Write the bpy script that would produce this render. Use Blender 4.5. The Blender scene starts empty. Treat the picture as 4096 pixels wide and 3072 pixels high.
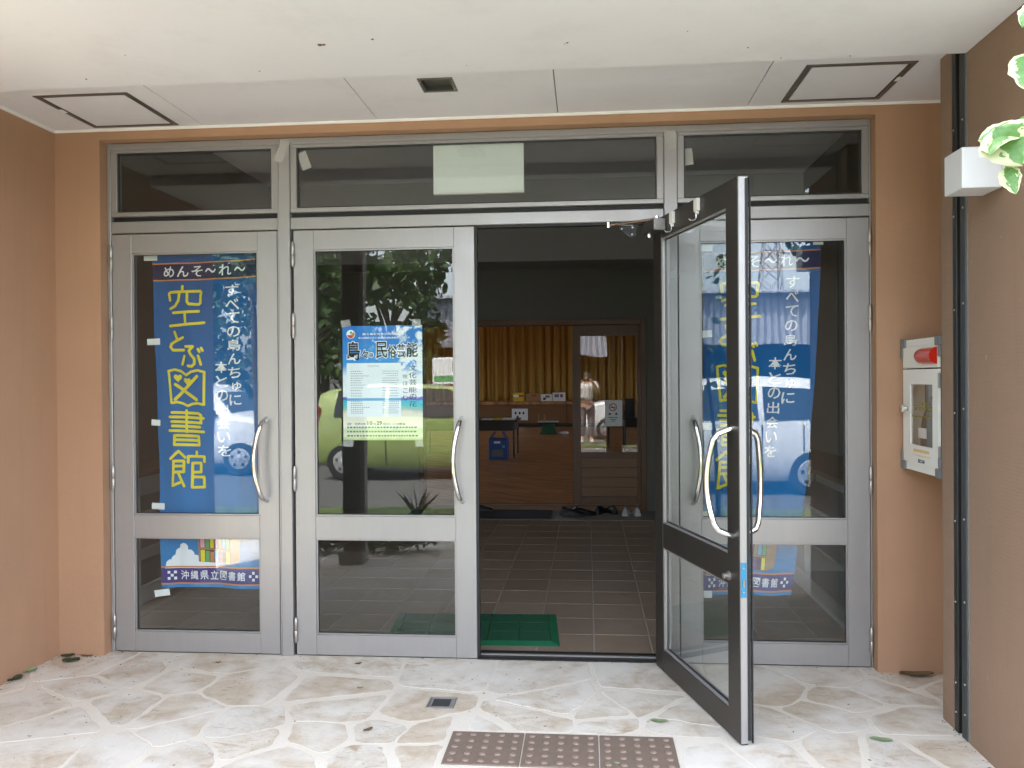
import bpy, bmesh, math, random
import numpy as np
from mathutils import Vector, Matrix, noise

random.seed(7)
rnd = random.Random(11)
PI = math.pi
scene = bpy.context.scene
C = scene.collection

# ------------------------------------------------------------------ camera, world, sun, exposure
cam_d = bpy.data.cameras.new('camera'); cam = bpy.data.objects.new('camera', cam_d); C.objects.link(cam)
yaw, pitch, roll = 0.0875, -0.0057, -0.0074
fw = Vector((-math.sin(yaw)*math.cos(pitch), math.cos(yaw)*math.cos(pitch), math.sin(pitch)))
rt = Vector((math.cos(yaw), math.sin(yaw), 0)); up = rt.cross(fw)
r2 = math.cos(roll)*rt + math.sin(roll)*up; u2 = -math.sin(roll)*rt + math.cos(roll)*up
M = Matrix.Identity(4)
for i in range(3):
    M[i][0] = r2[i]; M[i][1] = u2[i]; M[i][2] = -fw[i]
M.translation = Vector((0.5723, -4.3469, 1.4519))
cam.matrix_world = M
cam_d.sensor_width = 36; cam_d.lens = 29.77; cam_d.clip_start = 0.02; cam_d.clip_end = 2000
scene.camera = cam

SUN_AZ, SUN_EL = math.radians(-38), math.radians(60)      # azimuth from +Y towards +X
world = bpy.data.worlds.new('World'); scene.world = world; world.use_nodes = True
wn = world.node_tree.nodes; wl = world.node_tree.links
sky = wn.new('ShaderNodeTexSky'); sky.sky_type = 'NISHITA'; sky.sun_disc = False
sky.sun_elevation = SUN_EL; sky.sun_rotation = SUN_AZ; sky.air_density = 1.0; sky.dust_density = 3.0; sky.ozone_density = 1.0
bg = wn['Background']; bg.inputs['Strength'].default_value = 0.15
hs_ = wn.new('ShaderNodeHueSaturation'); hs_.inputs['Saturation'].default_value = 0.5      # thin high haze
wl.new(sky.outputs[0], hs_.inputs['Color']); wl.new(hs_.outputs[0], bg.inputs['Color'])

sun_d = bpy.data.lights.new('sun', 'SUN'); sun_d.energy = 2.6; sun_d.angle = math.radians(0.5); sun_d.color = (1.0, 0.95, 0.88)
sun = bpy.data.objects.new('sun', sun_d); C.objects.link(sun)
sdir = Vector((math.sin(SUN_AZ)*math.cos(SUN_EL), math.cos(SUN_AZ)*math.cos(SUN_EL), math.sin(SUN_EL)))
sun.rotation_euler = sdir.to_track_quat('Z', 'Y').to_euler(); sun.location = (-12, 3, 25)

vs = scene.view_settings
vs.view_transform = 'Standard'; vs.look = 'None'; vs.gamma = 1.0; vs.use_curve_mapping = False
vs.exposure = 3.5
cy = scene.cycles
cy.use_denoising = True
cy.max_bounces = 12; cy.diffuse_bounces = 6; cy.glossy_bounces = 6; cy.transmission_bounces = 8; cy.transparent_max_bounces = 24
cy.caustics_reflective = False; cy.caustics_refractive = False
cy.sample_clamp_indirect = 6.0

# ------------------------------------------------------------------ materials
MATS = {}
class NT:
    def __init__(s, name):
        s.m = bpy.data.materials.new(name); s.m.use_nodes = True
        s.t = s.m.node_tree; s.n = s.t.nodes; s.b = s.n['Principled BSDF']
        MATS[name] = s.m
    def new(s, t, **kw):
        x = s.n.new(t)
        for k, v in kw.items(): setattr(x, k, v)
        return x
    def link(s, a, b): s.t.links.new(a, b)
    def coord(s, which='Object', scale=(1, 1, 1)):
        c = s.new('ShaderNodeTexCoord'); mp = s.new('ShaderNodeMapping'); mp.inputs['Scale'].default_value = scale
        s.link(c.outputs[which], mp.inputs[0]); return mp.outputs[0]
    def wpos(s, scale=(1, 1, 1)):
        g = s.new('ShaderNodeNewGeometry'); mp = s.new('ShaderNodeMapping'); mp.inputs['Scale'].default_value = scale
        s.link(g.outputs['Position'], mp.inputs[0]); return mp.outputs[0]
    def noise(s, vec, scale, detail=4, rough=0.55, dist=0.0):
        x = s.new('ShaderNodeTexNoise'); x.inputs['Scale'].default_value = scale; x.inputs['Detail'].default_value = detail
        x.inputs['Roughness'].default_value = rough; x.inputs['Distortion'].default_value = dist
        s.link(vec, x.inputs['Vector']); return x.outputs['Fac']
    def ramp(s, fac, stops, interp='LINEAR'):
        x = s.new('ShaderNodeValToRGB'); x.color_ramp.interpolation = interp
        e = x.color_ramp.elements
        while len(e) < len(stops): e.new(0.5)
        for k, (p, c) in enumerate(stops):
            e[k].position = p; e[k].color = (*c, 1) if len(c) == 3 else c
        s.link(fac, x.inputs[0]); return x.outputs[0]
    def mix(s, fac, a, b, mode='MIX'):
        x = s.new('ShaderNodeMix', data_type='RGBA', blend_type=mode)
        for sock, v in ((x.inputs[0], fac), (x.inputs[6], a), (x.inputs[7], b)):
            if isinstance(v, (int, float)): sock.default_value = v
            elif isinstance(v, tuple): sock.default_value = (*v, 1)
            else: s.link(v, sock)
        return x.outputs[2]
    def math(s, op, a, b=None, c=None):
        x = s.new('ShaderNodeMath', operation=op)
        for k, v in enumerate((a, b, c)):
            if v is None: continue
            if isinstance(v, (int, float)): x.inputs[k].default_value = v
            else: s.link(v, x.inputs[k])
        return x.outputs[0]
    def bump(s, h, strength=0.3, dist=0.002):
        x = s.new('ShaderNodeBump'); x.inputs['Strength'].default_value = strength; x.inputs['Distance'].default_value = dist
        s.link(h, x.inputs['Height']); s.link(x.outputs[0], s.b.inputs['Normal']); return x
    def col(s, c):
        if isinstance(c, tuple): s.b.inputs['Base Color'].default_value = (*c, 1)
        else: s.link(c, s.b.inputs['Base Color'])
    def set(s, rough=None, metal=None, **kw):
        if rough is not None: s.b.inputs['Roughness'].default_value = rough
        if metal is not None: s.b.inputs['Metallic'].default_value = metal
        for k, v in kw.items(): s.b.inputs[k.replace('_', ' ')].default_value = v
        return s

def plain(name, c, rough=0.6, metal=0.0, var=0.0, nscale=12.0, bump=0.0, **kw):
    m = NT(name); m.set(rough, metal, **kw)
    if var:
        f = m.noise(m.coord('Object'), nscale, 5)
        m.col(m.mix(f, tuple(x*(1-var) for x in c), tuple(min(1, x*(1+var)) for x in c)))
    else: m.col(c)
    if bump: m.bump(m.noise(m.coord('Object'), nscale*20, 3), bump, 0.002)
    return m.m

def render_wall(name, c, ribs=False):
    m = NT(name); p = m.wpos()
    big = m.noise(p, 1.1, 4); mid = m.noise(p, 7.0, 4)
    streak = m.noise(m.wpos((5, 5, 0.35)), 3.0, 4)
    col = m.mix(m.ramp(big, [(0.3, (0, 0, 0)), (0.75, (1, 1, 1))]), tuple(x*0.9 for x in c), tuple(x*1.07 for x in c))
    col = m.mix(m.math('MULTIPLY', mid, 0.18), col, tuple(x*0.72 for x in c))
    col = m.mix(m.math('MULTIPLY', m.ramp(streak, [(0.55, (0, 0, 0)), (0.8, (1, 1, 1))]), 0.34), col, tuple(x*0.75 for x in c))
    if ribs:      # sparse pale scuffs
        sc = m.noise(p, 26, 2); col = m.mix(m.ramp(sc, [(0.74, (0, 0, 0)), (0.8, (.35, .35, .35))]), col, (0.6, 0.5, 0.42))
    m.col(col); m.set(0.82)
    h = m.math('ADD', m.noise(p, 190, 3, 0.6), m.math('MULTIPLY', m.noise(p, 22, 4, 0.6), 1.6))
    if ribs:
        w = m.new('ShaderNodeTexWave', wave_type='BANDS', bands_direction='Z'); w.inputs['Scale'].default_value = 22; w.inputs['Distortion'].default_value = 4.0
        w.inputs['Detail'].default_value = 2; w.inputs['Detail Scale'].default_value = 3
        m.link(p, w.inputs['Vector']); h = m.math('ADD', m.math('MULTIPLY', w.outputs['Fac'], 0.5), h)
    m.bump(h, 0.35, 0.003)
    return m.m
render_wall('wall_brown', (0.42, 0.241, 0.145))
render_wall('wall_ribbed', (0.25, 0.16, 0.105), True)

def ceiling_mat(name, c):
    m = NT(name); p = m.wpos()
    f = m.noise(p, 1.3, 5); g = m.noise(p, 40, 3)
    col = m.mix(f, tuple(x*0.93 for x in c), c)
    sp = m.noise(p, 3.4, 6, 0.7); col = m.mix(m.ramp(sp, [(0.52, (0, 0, 0)), (0.75, (.30, .30, .30))]), col, tuple(x*.72 for x in c))
    m.col(col); m.set(0.75); m.bump(g, 0.12, 0.002); return m.m
ceiling_mat('soffit_white', (0.725, 0.705, 0.745))
ceiling_mat('panel_white', (0.725, 0.70, 0.74))

def aluminium():
    m = NT('aluminium'); p = m.coord('Object')
    f = m.noise(m.coord('Object', (1, 1, 0.06)), 60, 4)
    m.col(m.mix(f, (0.335, 0.318, 0.311), (0.365, 0.348, 0.341)))
    m.set(metal=0.46)
    r = m.noise(p, 6, 6, 0.65); m.link(m.math('MULTIPLY_ADD', r, 0.34, 0.20), m.b.inputs['Roughness'])
    return m.m
aluminium()

def glass(name, base=0.055, tint=(0.92, 0.94, 0.93)):
    m = NT(name); m.n.remove(m.b)
    g = m.new('ShaderNodeNewGeometry'); d = m.new('ShaderNodeVectorMath', operation='DOT_PRODUCT')
    m.link(g.outputs['Normal'], d.inputs[0]); m.link(g.outputs['Incoming'], d.inputs[1])
    c = m.math('ABSOLUTE', d.outputs['Value']); k = m.math('POWER', m.math('SUBTRACT', 1.0, c), 5.0)
    f = m.math('MULTIPLY_ADD', k, 1-base, base)
    tr = m.new('ShaderNodeBsdfTransparent'); tr.inputs[0].default_value = (*tint, 1)
    gl = m.new('ShaderNodeBsdfGlossy'); gl.inputs['Roughness'].default_value = 0.0; gl.inputs['Color'].default_value = (1, 1, 1, 1)
    # panes are never perfectly flat
    nz = m.noise(m.wpos(), 2.2, 1); bp = m.new('ShaderNodeBump'); bp.inputs['Strength'].default_value = 0.015; bp.inputs['Distance'].default_value = 0.05
    m.link(nz, bp.inputs['Height']); m.link(bp.outputs[0], gl.inputs['Normal'])
    mx = m.new('ShaderNodeMixShader'); m.link(f, mx.inputs[0]); m.link(tr.outputs[0], mx.inputs[1]); m.link(gl.outputs[0], mx.inputs[2])
    m.link(mx.outputs[0], m.n['Material Output'].inputs['Surface']); return m.m
glass('glass_pane', 0.045)
glass('glass_inner', 0.04, (0.95, 0.95, 0.93))

def stone_mat():
    m = NT('stone'); p = m.wpos()
    oi = m.new('ShaderNodeObjectInfo').outputs['Random']
    base = m.ramp(oi, [(0.0, (0.74, 0.68, 0.575)), (0.3, (0.64, 0.54, 0.42)), (0.5, (0.76, 0.70, 0.60)), (0.75, (0.68, 0.635, 0.56)), (1.0, (0.65, 0.555, 0.42))])
    f = m.noise(p, 5, 7, 0.65, 0.8); col = m.mix(m.ramp(f, [(0.40, (0, 0, 0)), (0.62, (.95, .95, .95))]), base, (0.53, 0.425, 0.305))
    s = m.noise(m.wpos((1, 2.4, 1)), 9, 7, 0.72, 1.2); col = m.mix(m.ramp(s, [(0.55, (0, 0, 0)), (0.66, (.9, .9, .9))]), col, (0.43, 0.32, 0.21))
    pz = m.noise(p, 70, 3, 0.6); col = m.mix(m.ramp(pz, [(0.60, (0, 0, 0)), (0.70, (.7, .7, .7))]), col, (0.42, 0.345, 0.265))
    gz = m.noise(p, 2.3, 4, 0.6); col = m.mix(m.ramp(gz, [(0.44, (0, 0, 0)), (0.60, (.8, .8, .8))]), col, (0.79, 0.745, 0.665))
    m.col(col); m.set(0.72); m.bump(m.math('ADD', m.noise(p, 60, 5, 0.7), m.math('MULTIPLY', m.noise(p, 12, 3), 1.4)), 0.4, 0.004); return m.m
stone_mat()
def mortar_mat():
    m = NT('mortar'); p = m.wpos(); f = m.noise(p, 5, 5); g = m.noise(p, 70, 3)
    col = m.mix(f, (0.68, 0.60, 0.48), (0.83, 0.77, 0.675)); col = m.mix(m.ramp(g, [(0.6, (0, 0, 0)), (0.8, (.5, .5, .5))]), col, (0.5, 0.43, 0.34))
    m.col(col); m.set(0.9); m.bump(g, 0.4, 0.003); return m.m
mortar_mat()
def tile_mat():
    m = NT('hall_tile'); p = m.wpos(); oi = m.new('ShaderNodeObjectInfo').outputs['Random']
    base = m.ramp(oi, [(0, (0.29, 0.215, 0.155)), (0.5, (0.33, 0.25, 0.185)), (1, (0.26, 0.19, 0.135))])
    f = m.noise(p, 9, 5, 0.6, 1.2); col = m.mix(m.ramp(f, [(0.35, (0, 0, 0)), (0.75, (.8, .8, .8))]), base, (0.24, 0.18, 0.135))
    m.col(col); m.set(0.42); m.bump(m.noise(p, 35, 4), 0.15, 0.002); return m.m
tile_mat()

def wood(name, a, b, axis=(1, 1, 14), rough=0.45):
    m = NT(name); v = m.coord('Object', axis); f = m.noise(v, 3.0, 5, 0.6, 0.6)
    m.col(m.mix(f, a, b)); m.set(rough); return m.m
wood('wood_dark', (0.10, 0.045, 0.018), (0.17, 0.08, 0.033), (14, 14, 1))
wood('wood_board', (0.16, 0.075, 0.03), (0.25, 0.125, 0.055), (1, 14, 14))
def parquet():
    m = NT('wood_floor'); c = m.new('ShaderNodeTexCoord'); mp = m.new('ShaderNodeMapping'); mp.inputs['Rotation'].default_value = (0, 0, math.radians(38)); m.link(c.outputs['Object'], mp.inputs[0])
    b = m.new('ShaderNodeTexBrick'); b.inputs['Color1'].default_value = (.30, .12, .045, 1); b.inputs['Color2'].default_value = (.58, .29, .13, 1); b.inputs['Mortar'].default_value = (.10, .04, .018, 1)
    b.inputs['Scale'].default_value = 1.0; b.inputs['Brick Width'].default_value = .55; b.inputs['Row Height'].default_value = .10; b.inputs['Mortar Size'].default_value = .003
    m.link(mp.outputs[0], b.inputs['Vector']); mp2 = m.new('ShaderNodeMapping'); mp2.inputs['Scale'].default_value = (1.1, 5.5, 1); m.link(mp.outputs[0], mp2.inputs[0]); f = m.noise(mp2.outputs[0], 1.3, 5, .6, .4)
    st_ = m.ramp(f, [(.36, (.16, .058, .02)), (.64, (.66, .34, .16))])
    m.col(m.mix(.35, st_, b.outputs['Color'])); m.set(.38)
parquet()

def cloth(name, stops, axis_v=True):
    m = NT(name); tc = m.new('ShaderNodeTexCoord'); sep = m.new('ShaderNodeSeparateXYZ'); m.link(tc.outputs['UV'], sep.inputs[0])
    col = m.ramp(sep.outputs['Y'], stops)
    f = m.noise(m.coord('UV', (3, 9, 1)), 4, 4); col = m.mix(m.math('MULTIPLY', f, 0.15), col, (0.01, 0.07, 0.30))
    m.col(col); m.set(0.85); m.bump(m.noise(m.coord('UV', (1, 3, 1)), 180, 2), 0.15, 0.001); return m.m
cloth('banner_blue', [(0.0, (0.014, 0.215, 0.50)), (0.35, (0.007, 0.145, 0.40)), (1.0, (0.003, 0.08, 0.27))])

def curtain_mat():
    m = NT('curtain_amber'); f = m.noise(m.coord('Object', (1, 1, 0.05)), 9, 4)
    m.col(m.mix(f, (0.42, 0.24, 0.05), (0.62, 0.40, 0.12))); m.set(0.9); return m.m
curtain_mat()

def poster_mat():
    m = NT('poster_print'); tc = m.new('ShaderNodeTexCoord'); sep = m.new('ShaderNodeSeparateXYZ'); m.link(tc.outputs['UV'], sep.inputs[0])
    y = sep.outputs['Y']; x = sep.outputs['X']
    wob = m.math('MULTIPLY_ADD', m.math('SUBTRACT', m.noise(m.coord('UV', (3, 2, 1)), 3, 4), 0.5), 0.05, y)
    base = m.ramp(wob, [(0.0, (0.42, 0.56, 0.20)), (0.04, (0.80, 0.80, 0.58)), (0.09, (0.62, 0.74, 0.46)), (0.12, (0.90, 0.88, 0.76)), (0.24, (0.80, 0.74, 0.60)),
                        (0.27, (0.35, 0.52, 0.45)), (0.30, (0.06, 0.55, 0.60)), (0.345, (0.05, 0.45, 0.62)), (0.355, (0.05, 0.09, 0.45)), (0.375, (0.25, 0.25, 0.6)), (0.38, (0.85, 0.86, 0.90)), (0.56, (0.75, 0.85, 0.93)), (0.66, (0.03, 0.29, 0.73)), (0.93, (0.02, 0.20, 0.62))])
    cl = m.noise(m.coord('UV', (2.2, 3.4, 1)), 2.3, 6, 0.62, 0.4)
    right = m.math('MULTIPLY_ADD', x, 0.28, cl); low = m.math('MULTIPLY_ADD', y, -0.22, right)
    cm = m.ramp(low, [(0.53, (0, 0, 0)), (0.60, (1, 1, 1))])
    up_ = m.ramp(y, [(0.40, (0, 0, 0)), (0.46, (1, 1, 1))])
    col = m.mix(m.math('MULTIPLY', cm, up_), base, (0.88, 0.92, 0.95))
    m.col(col); m.set(0.35); return m.m
poster_mat()

def variegated(name='leaf_variegated', th=0.60):
    m = NT(name); tc = m.new('ShaderNodeTexCoord'); sep = m.new('ShaderNodeSeparateXYZ'); m.link(tc.outputs['UV'], sep.inputs[0])
    v = m.math('ABSOLUTE', m.math('MULTIPLY_ADD', sep.outputs['Y'], 2.0, -1.0))
    oi = m.new('ShaderNodeObjectInfo').outputs['Random']
    nz = m.noise(m.coord('UV', (2.2, 3.0, 1)), 2.4, 3, 0.5)
    e = m.math('ADD', v, m.math('MULTIPLY_ADD', nz, 1.5, -0.75)); e = m.math('ADD', e, m.math('MULTIPLY_ADD', oi, 0.3, -0.15))
    e = m.math('ADD', e, m.math('MULTIPLY', m.math('SUBTRACT', sep.outputs['Y'], 0.5), 0.5))
    g1 = m.mix(m.noise(m.coord('UV', (3, 3, 1)), 3, 2), (0.045, 0.13, 0.02), (0.13, 0.27, 0.07))
    col = m.mix(m.ramp(e, [(th, (0, 0, 0)), (th+.03, (1, 1, 1))]), g1, (0.47, 0.49, 0.28))
    m.col(col); m.set(0.4); m.b.inputs['Subsurface Weight'].default_value = 0.0
    tl = m.new('ShaderNodeBsdfTranslucent'); m.link(col, tl.inputs[0]); ms = m.new('ShaderNodeMixShader'); ms.inputs[0].default_value = 0.2
    m.link(m.b.outputs[0], ms.inputs[1]); m.link(tl.outputs[0], ms.inputs[2]); m.link(ms.outputs[0], m.n['Material Output'].inputs['Surface'])
    wv = m.new('ShaderNodeTexWave', wave_type='BANDS', bands_direction='DIAGONAL'); wv.inputs['Scale'].default_value = 3.0; m.link(m.coord('UV'), wv.inputs['Vector'])
    m.bump(wv.outputs['Fac'], 0.15, 0.002); return m.m
variegated()
variegated('leaf_variegated_green', 0.92)
def foliage(name, a, b):
    m = NT(name); f = m.noise(m.wpos(), 1.7, 3); g = m.noise(m.wpos(), 14, 2)
    c = m.mix(m.ramp(f, [(0.35, (0, 0, 0)), (0.65, (1, 1, 1))]), a, b); c = m.mix(m.math('MULTIPLY', g, 0.5), c, tuple(x*0.6 for x in a)); m.col(c); m.set(0.5)
    tl = m.new('ShaderNodeBsdfTranslucent'); m.link(c, tl.inputs[0]); ms = m.new('ShaderNodeMixShader'); ms.inputs[0].default_value = 0.3
    m.link(m.b.outputs[0], ms.inputs[1]); m.link(tl.outputs[0], ms.inputs[2]); m.link(ms.outputs[0], m.n['Material Output'].inputs['Surface']); return m.m
foliage('leaf_green', (0.035, 0.085, 0.015), (0.085, 0.15, 0.035))
foliage('leaf_far', (0.04, 0.09, 0.02), (0.10, 0.16, 0.04))
foliage('grass_green', (0.10, 0.16, 0.04), (0.20, 0.24, 0.08))

plain('trim_white', (0.80, 0.785, 0.765), 0.5, var=0.03)
plain('lamp_white', (0.60, 0.60, 0.61), 0.35, var=0.02)
plain('chrome', (0.74, 0.73, 0.71), 0.12, 1.0)
plain('steel', (0.40, 0.37, 0.345), 0.38, 0.8, var=0.15, nscale=30)
plain('hatch_metal', (0.13, 0.115, 0.10), 0.4, 0.5, var=0.15)
plain('bronze', (0.055, 0.048, 0.042), 0.4, 0.5, var=0.1)
plain('black_rubber', (0.012, 0.012, 0.012), 0.6)
plain('joint_dark', (0.014, 0.0135, 0.013), 0.45, var=0.2, nscale=20)
plain('joint_grey', (0.034, 0.035, 0.035), 0.5, var=0.2, nscale=20)
plain('sealant', (0.13, 0.125, 0.12), 0.7, var=0.2, nscale=40)
plain('screw_white', (0.75, 0.73, 0.70), 0.4)
plain('paper_white', (0.82, 0.83, 0.83), 0.7, var=0.02)
plain('sign_white', (0.80, 0.82, 0.80), 0.5, var=0.03)
plain('ink_black', (0.012, 0.012, 0.014), 0.6)
plain('ink_grey', (0.16, 0.17, 0.20), 0.7)
plain('print_white', (0.78, 0.80, 0.84), 0.8)
plain('print_outline', (0.86, 0.88, 0.92), 0.6)
plain('print_yellow', (0.74, 0.62, 0.03), 0.8)
plain('print_ochre', (0.26, 0.20, 0.02), 0.8)
plain('print_navy', (0.014, 0.016, 0.075), 0.85)
plain('print_purple', (0.045, 0.04, 0.20), 0.85)
plain('print_orange', (0.58, 0.22, 0.07), 0.85)
plain('print_panel', (0.84, 0.90, 0.94), 0.5)
plain('print_cream', (0.80, 0.78, 0.66), 0.5)
plain('print_red', (0.55, 0.045, 0.04), 0.5)
plain('print_green', (0.08, 0.33, 0.12), 0.6)
plain('print_pink', (0.72, 0.33, 0.42), 0.7)
plain('print_violet', (0.17, 0.05, 0.22), 0.7)
plain('print_sky', (0.13, 0.42, 0.72), 0.7)
plain('print_brown', (0.32, 0.19, 0.10), 0.7)
plain('print_darkbrown', (0.07, 0.04, 0.025), 0.7)
plain('print_amber', (0.72, 0.42, 0.10), 0.6)
plain('tactile_brown', (0.205, 0.148, 0.112), 0.75, var=0.16, nscale=30, bump=0.3)
plain('tactile_dome', (0.28, 0.205, 0.16), 0.6, var=0.2, nscale=60)
plain('aed_ivory', (0.78, 0.76, 0.70), 0.4, var=0.02)
plain('aed_grey', (0.17, 0.175, 0.18), 0.55)
plain('aed_back', (0.14, 0.118, 0.108), 0.7)
plain('beacon_red', (0.62, 0.025, 0.012), 0.15, **{'Transmission_Weight': 0.25})
plain('bag_dark', (0.014, 0.013, 0.013), 0.7, var=0.3, nscale=20)
plain('film_blue', (0.03, 0.21, 0.36), 0.25)
plain('mat_green', (0.005, 0.08, 0.032), 0.9, var=0.35, nscale=40, bump=0.8)
plain('mat_green_edge', (0.008, 0.13, 0.055), 0.6, var=0.2, nscale=30)
plain('mat_dark', (0.02, 0.021, 0.024), 0.9, var=0.2)
plain('wall_hall', (0.15, 0.144, 0.125), 0.8, var=0.05)
plain('ceiling_hall', (0.30, 0.29, 0.28), 0.85, var=0.04)
plain('concrete_grey', (0.27, 0.255, 0.23), 0.8, var=0.12, nscale=9)
plain('grout', (0.40, 0.355, 0.30), 0.9, var=0.1)
plain('shelf_white', (0.48, 0.49, 0.485), 0.45, var=0.03)
plain('shelf_top', (0.10, 0.06, 0.035), 0.4, var=0.2)
plain('shoe_black', (0.012, 0.012, 0.013), 0.5)
plain('shoe_white', (0.62, 0.62, 0.60), 0.55)
plain('box_blue', (0.02, 0.085, 0.32), 0.5, var=0.1)
plain('box_yellow', (0.68, 0.50, 0.04), 0.6)
plain('box_card', (0.36, 0.22, 0.10), 0.75, var=0.1)
plain('table_dark', (0.035, 0.028, 0.022), 0.4)
plain('stool_green', (0.02, 0.11, 0.05), 0.6)
plain('car_lime', (0.29, 0.37, 0.12), 0.25, 0.1, **{'Coat_Weight': 0.6})
plain('car_white', (0.78, 0.80, 0.81), 0.25, 0.0, **{'Coat_Weight': 0.6})
plain('car_glass', (0.02, 0.025, 0.028), 0.05)
plain('tyre', (0.015, 0.015, 0.015), 0.8)
plain('hubcap', (0.55, 0.56, 0.58), 0.3, 0.6)
plain('lamp_clear', (0.75, 0.76, 0.78), 0.1)
plain('lamp_red', (0.45, 0.015, 0.012), 0.15)
plain('post_brown', (0.055, 0.033, 0.022), 0.55, var=0.2)
plain('bark', (0.075, 0.055, 0.04), 0.9, var=0.35, nscale=15, bump=0.8)
plain('stem_red', (0.12, 0.04, 0.025), 0.6)
plain('corrugated', (0.36, 0.38, 0.44), 0.5, 0.1, var=0.1, nscale=3)
plain('shed_dark', (0.05, 0.05, 0.055), 0.8)
plain('galvanised', (0.42, 0.44, 0.46), 0.5, 0.5)
plain('pump_white', (0.80, 0.81, 0.80), 0.4)
plain('pump_red', (0.55, 0.06, 0.03), 0.4)
plain('leaf_dry', (0.13, 0.085, 0.035), 0.8, var=0.4, nscale=40)
plain('leaf_dark', (0.035, 0.05, 0.02), 0.6, var=0.3, nscale=40)
plain('leaf_pale', (0.22, 0.30, 0.15), 0.6, var=0.3, nscale=40)
plain('debris', (0.13, 0.095, 0.06), 0.9)
plain('skin', (0.52, 0.31, 0.21), 0.55)
plain('shirt_white', (0.74, 0.73, 0.74), 0.85)
plain('trousers_pink', (0.20, 0.17, 0.20), 0.85)
plain('hair_black', (0.015, 0.012, 0.011), 0.6)
plain('phone_black', (0.02, 0.02, 0.022), 0.2)
def tape_mat():
    m = NT('tape'); m.n.remove(m.b); tr = m.new('ShaderNodeBsdfTransparent'); tr.inputs[0].default_value = (.9, .9, .88, 1)
    df = m.new('ShaderNodeBsdfPrincipled'); df.inputs['Base Color'].default_value = (.72, .71, .69, 1); df.inputs['Roughness'].default_value = .35
    mx = m.new('ShaderNodeMixShader'); mx.inputs[0].default_value = .34; m.link(tr.outputs[0], mx.inputs[1]); m.link(df.outputs[0], mx.inputs[2]); m.link(mx.outputs[0], m.n['Material Output'].inputs['Surface'])
tape_mat()
def asphalt():
    m = NT('asphalt'); p = m.wpos(); f = m.noise(p, .6, 5); g = m.noise(p, 60, 3)
    m.col(m.mix(g, m.mix(f, (0.05, 0.05, 0.05), (0.08, 0.078, 0.075)), (0.10, 0.098, 0.095))); m.set(0.9); m.bump(g, .5, .004)
asphalt()

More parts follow.
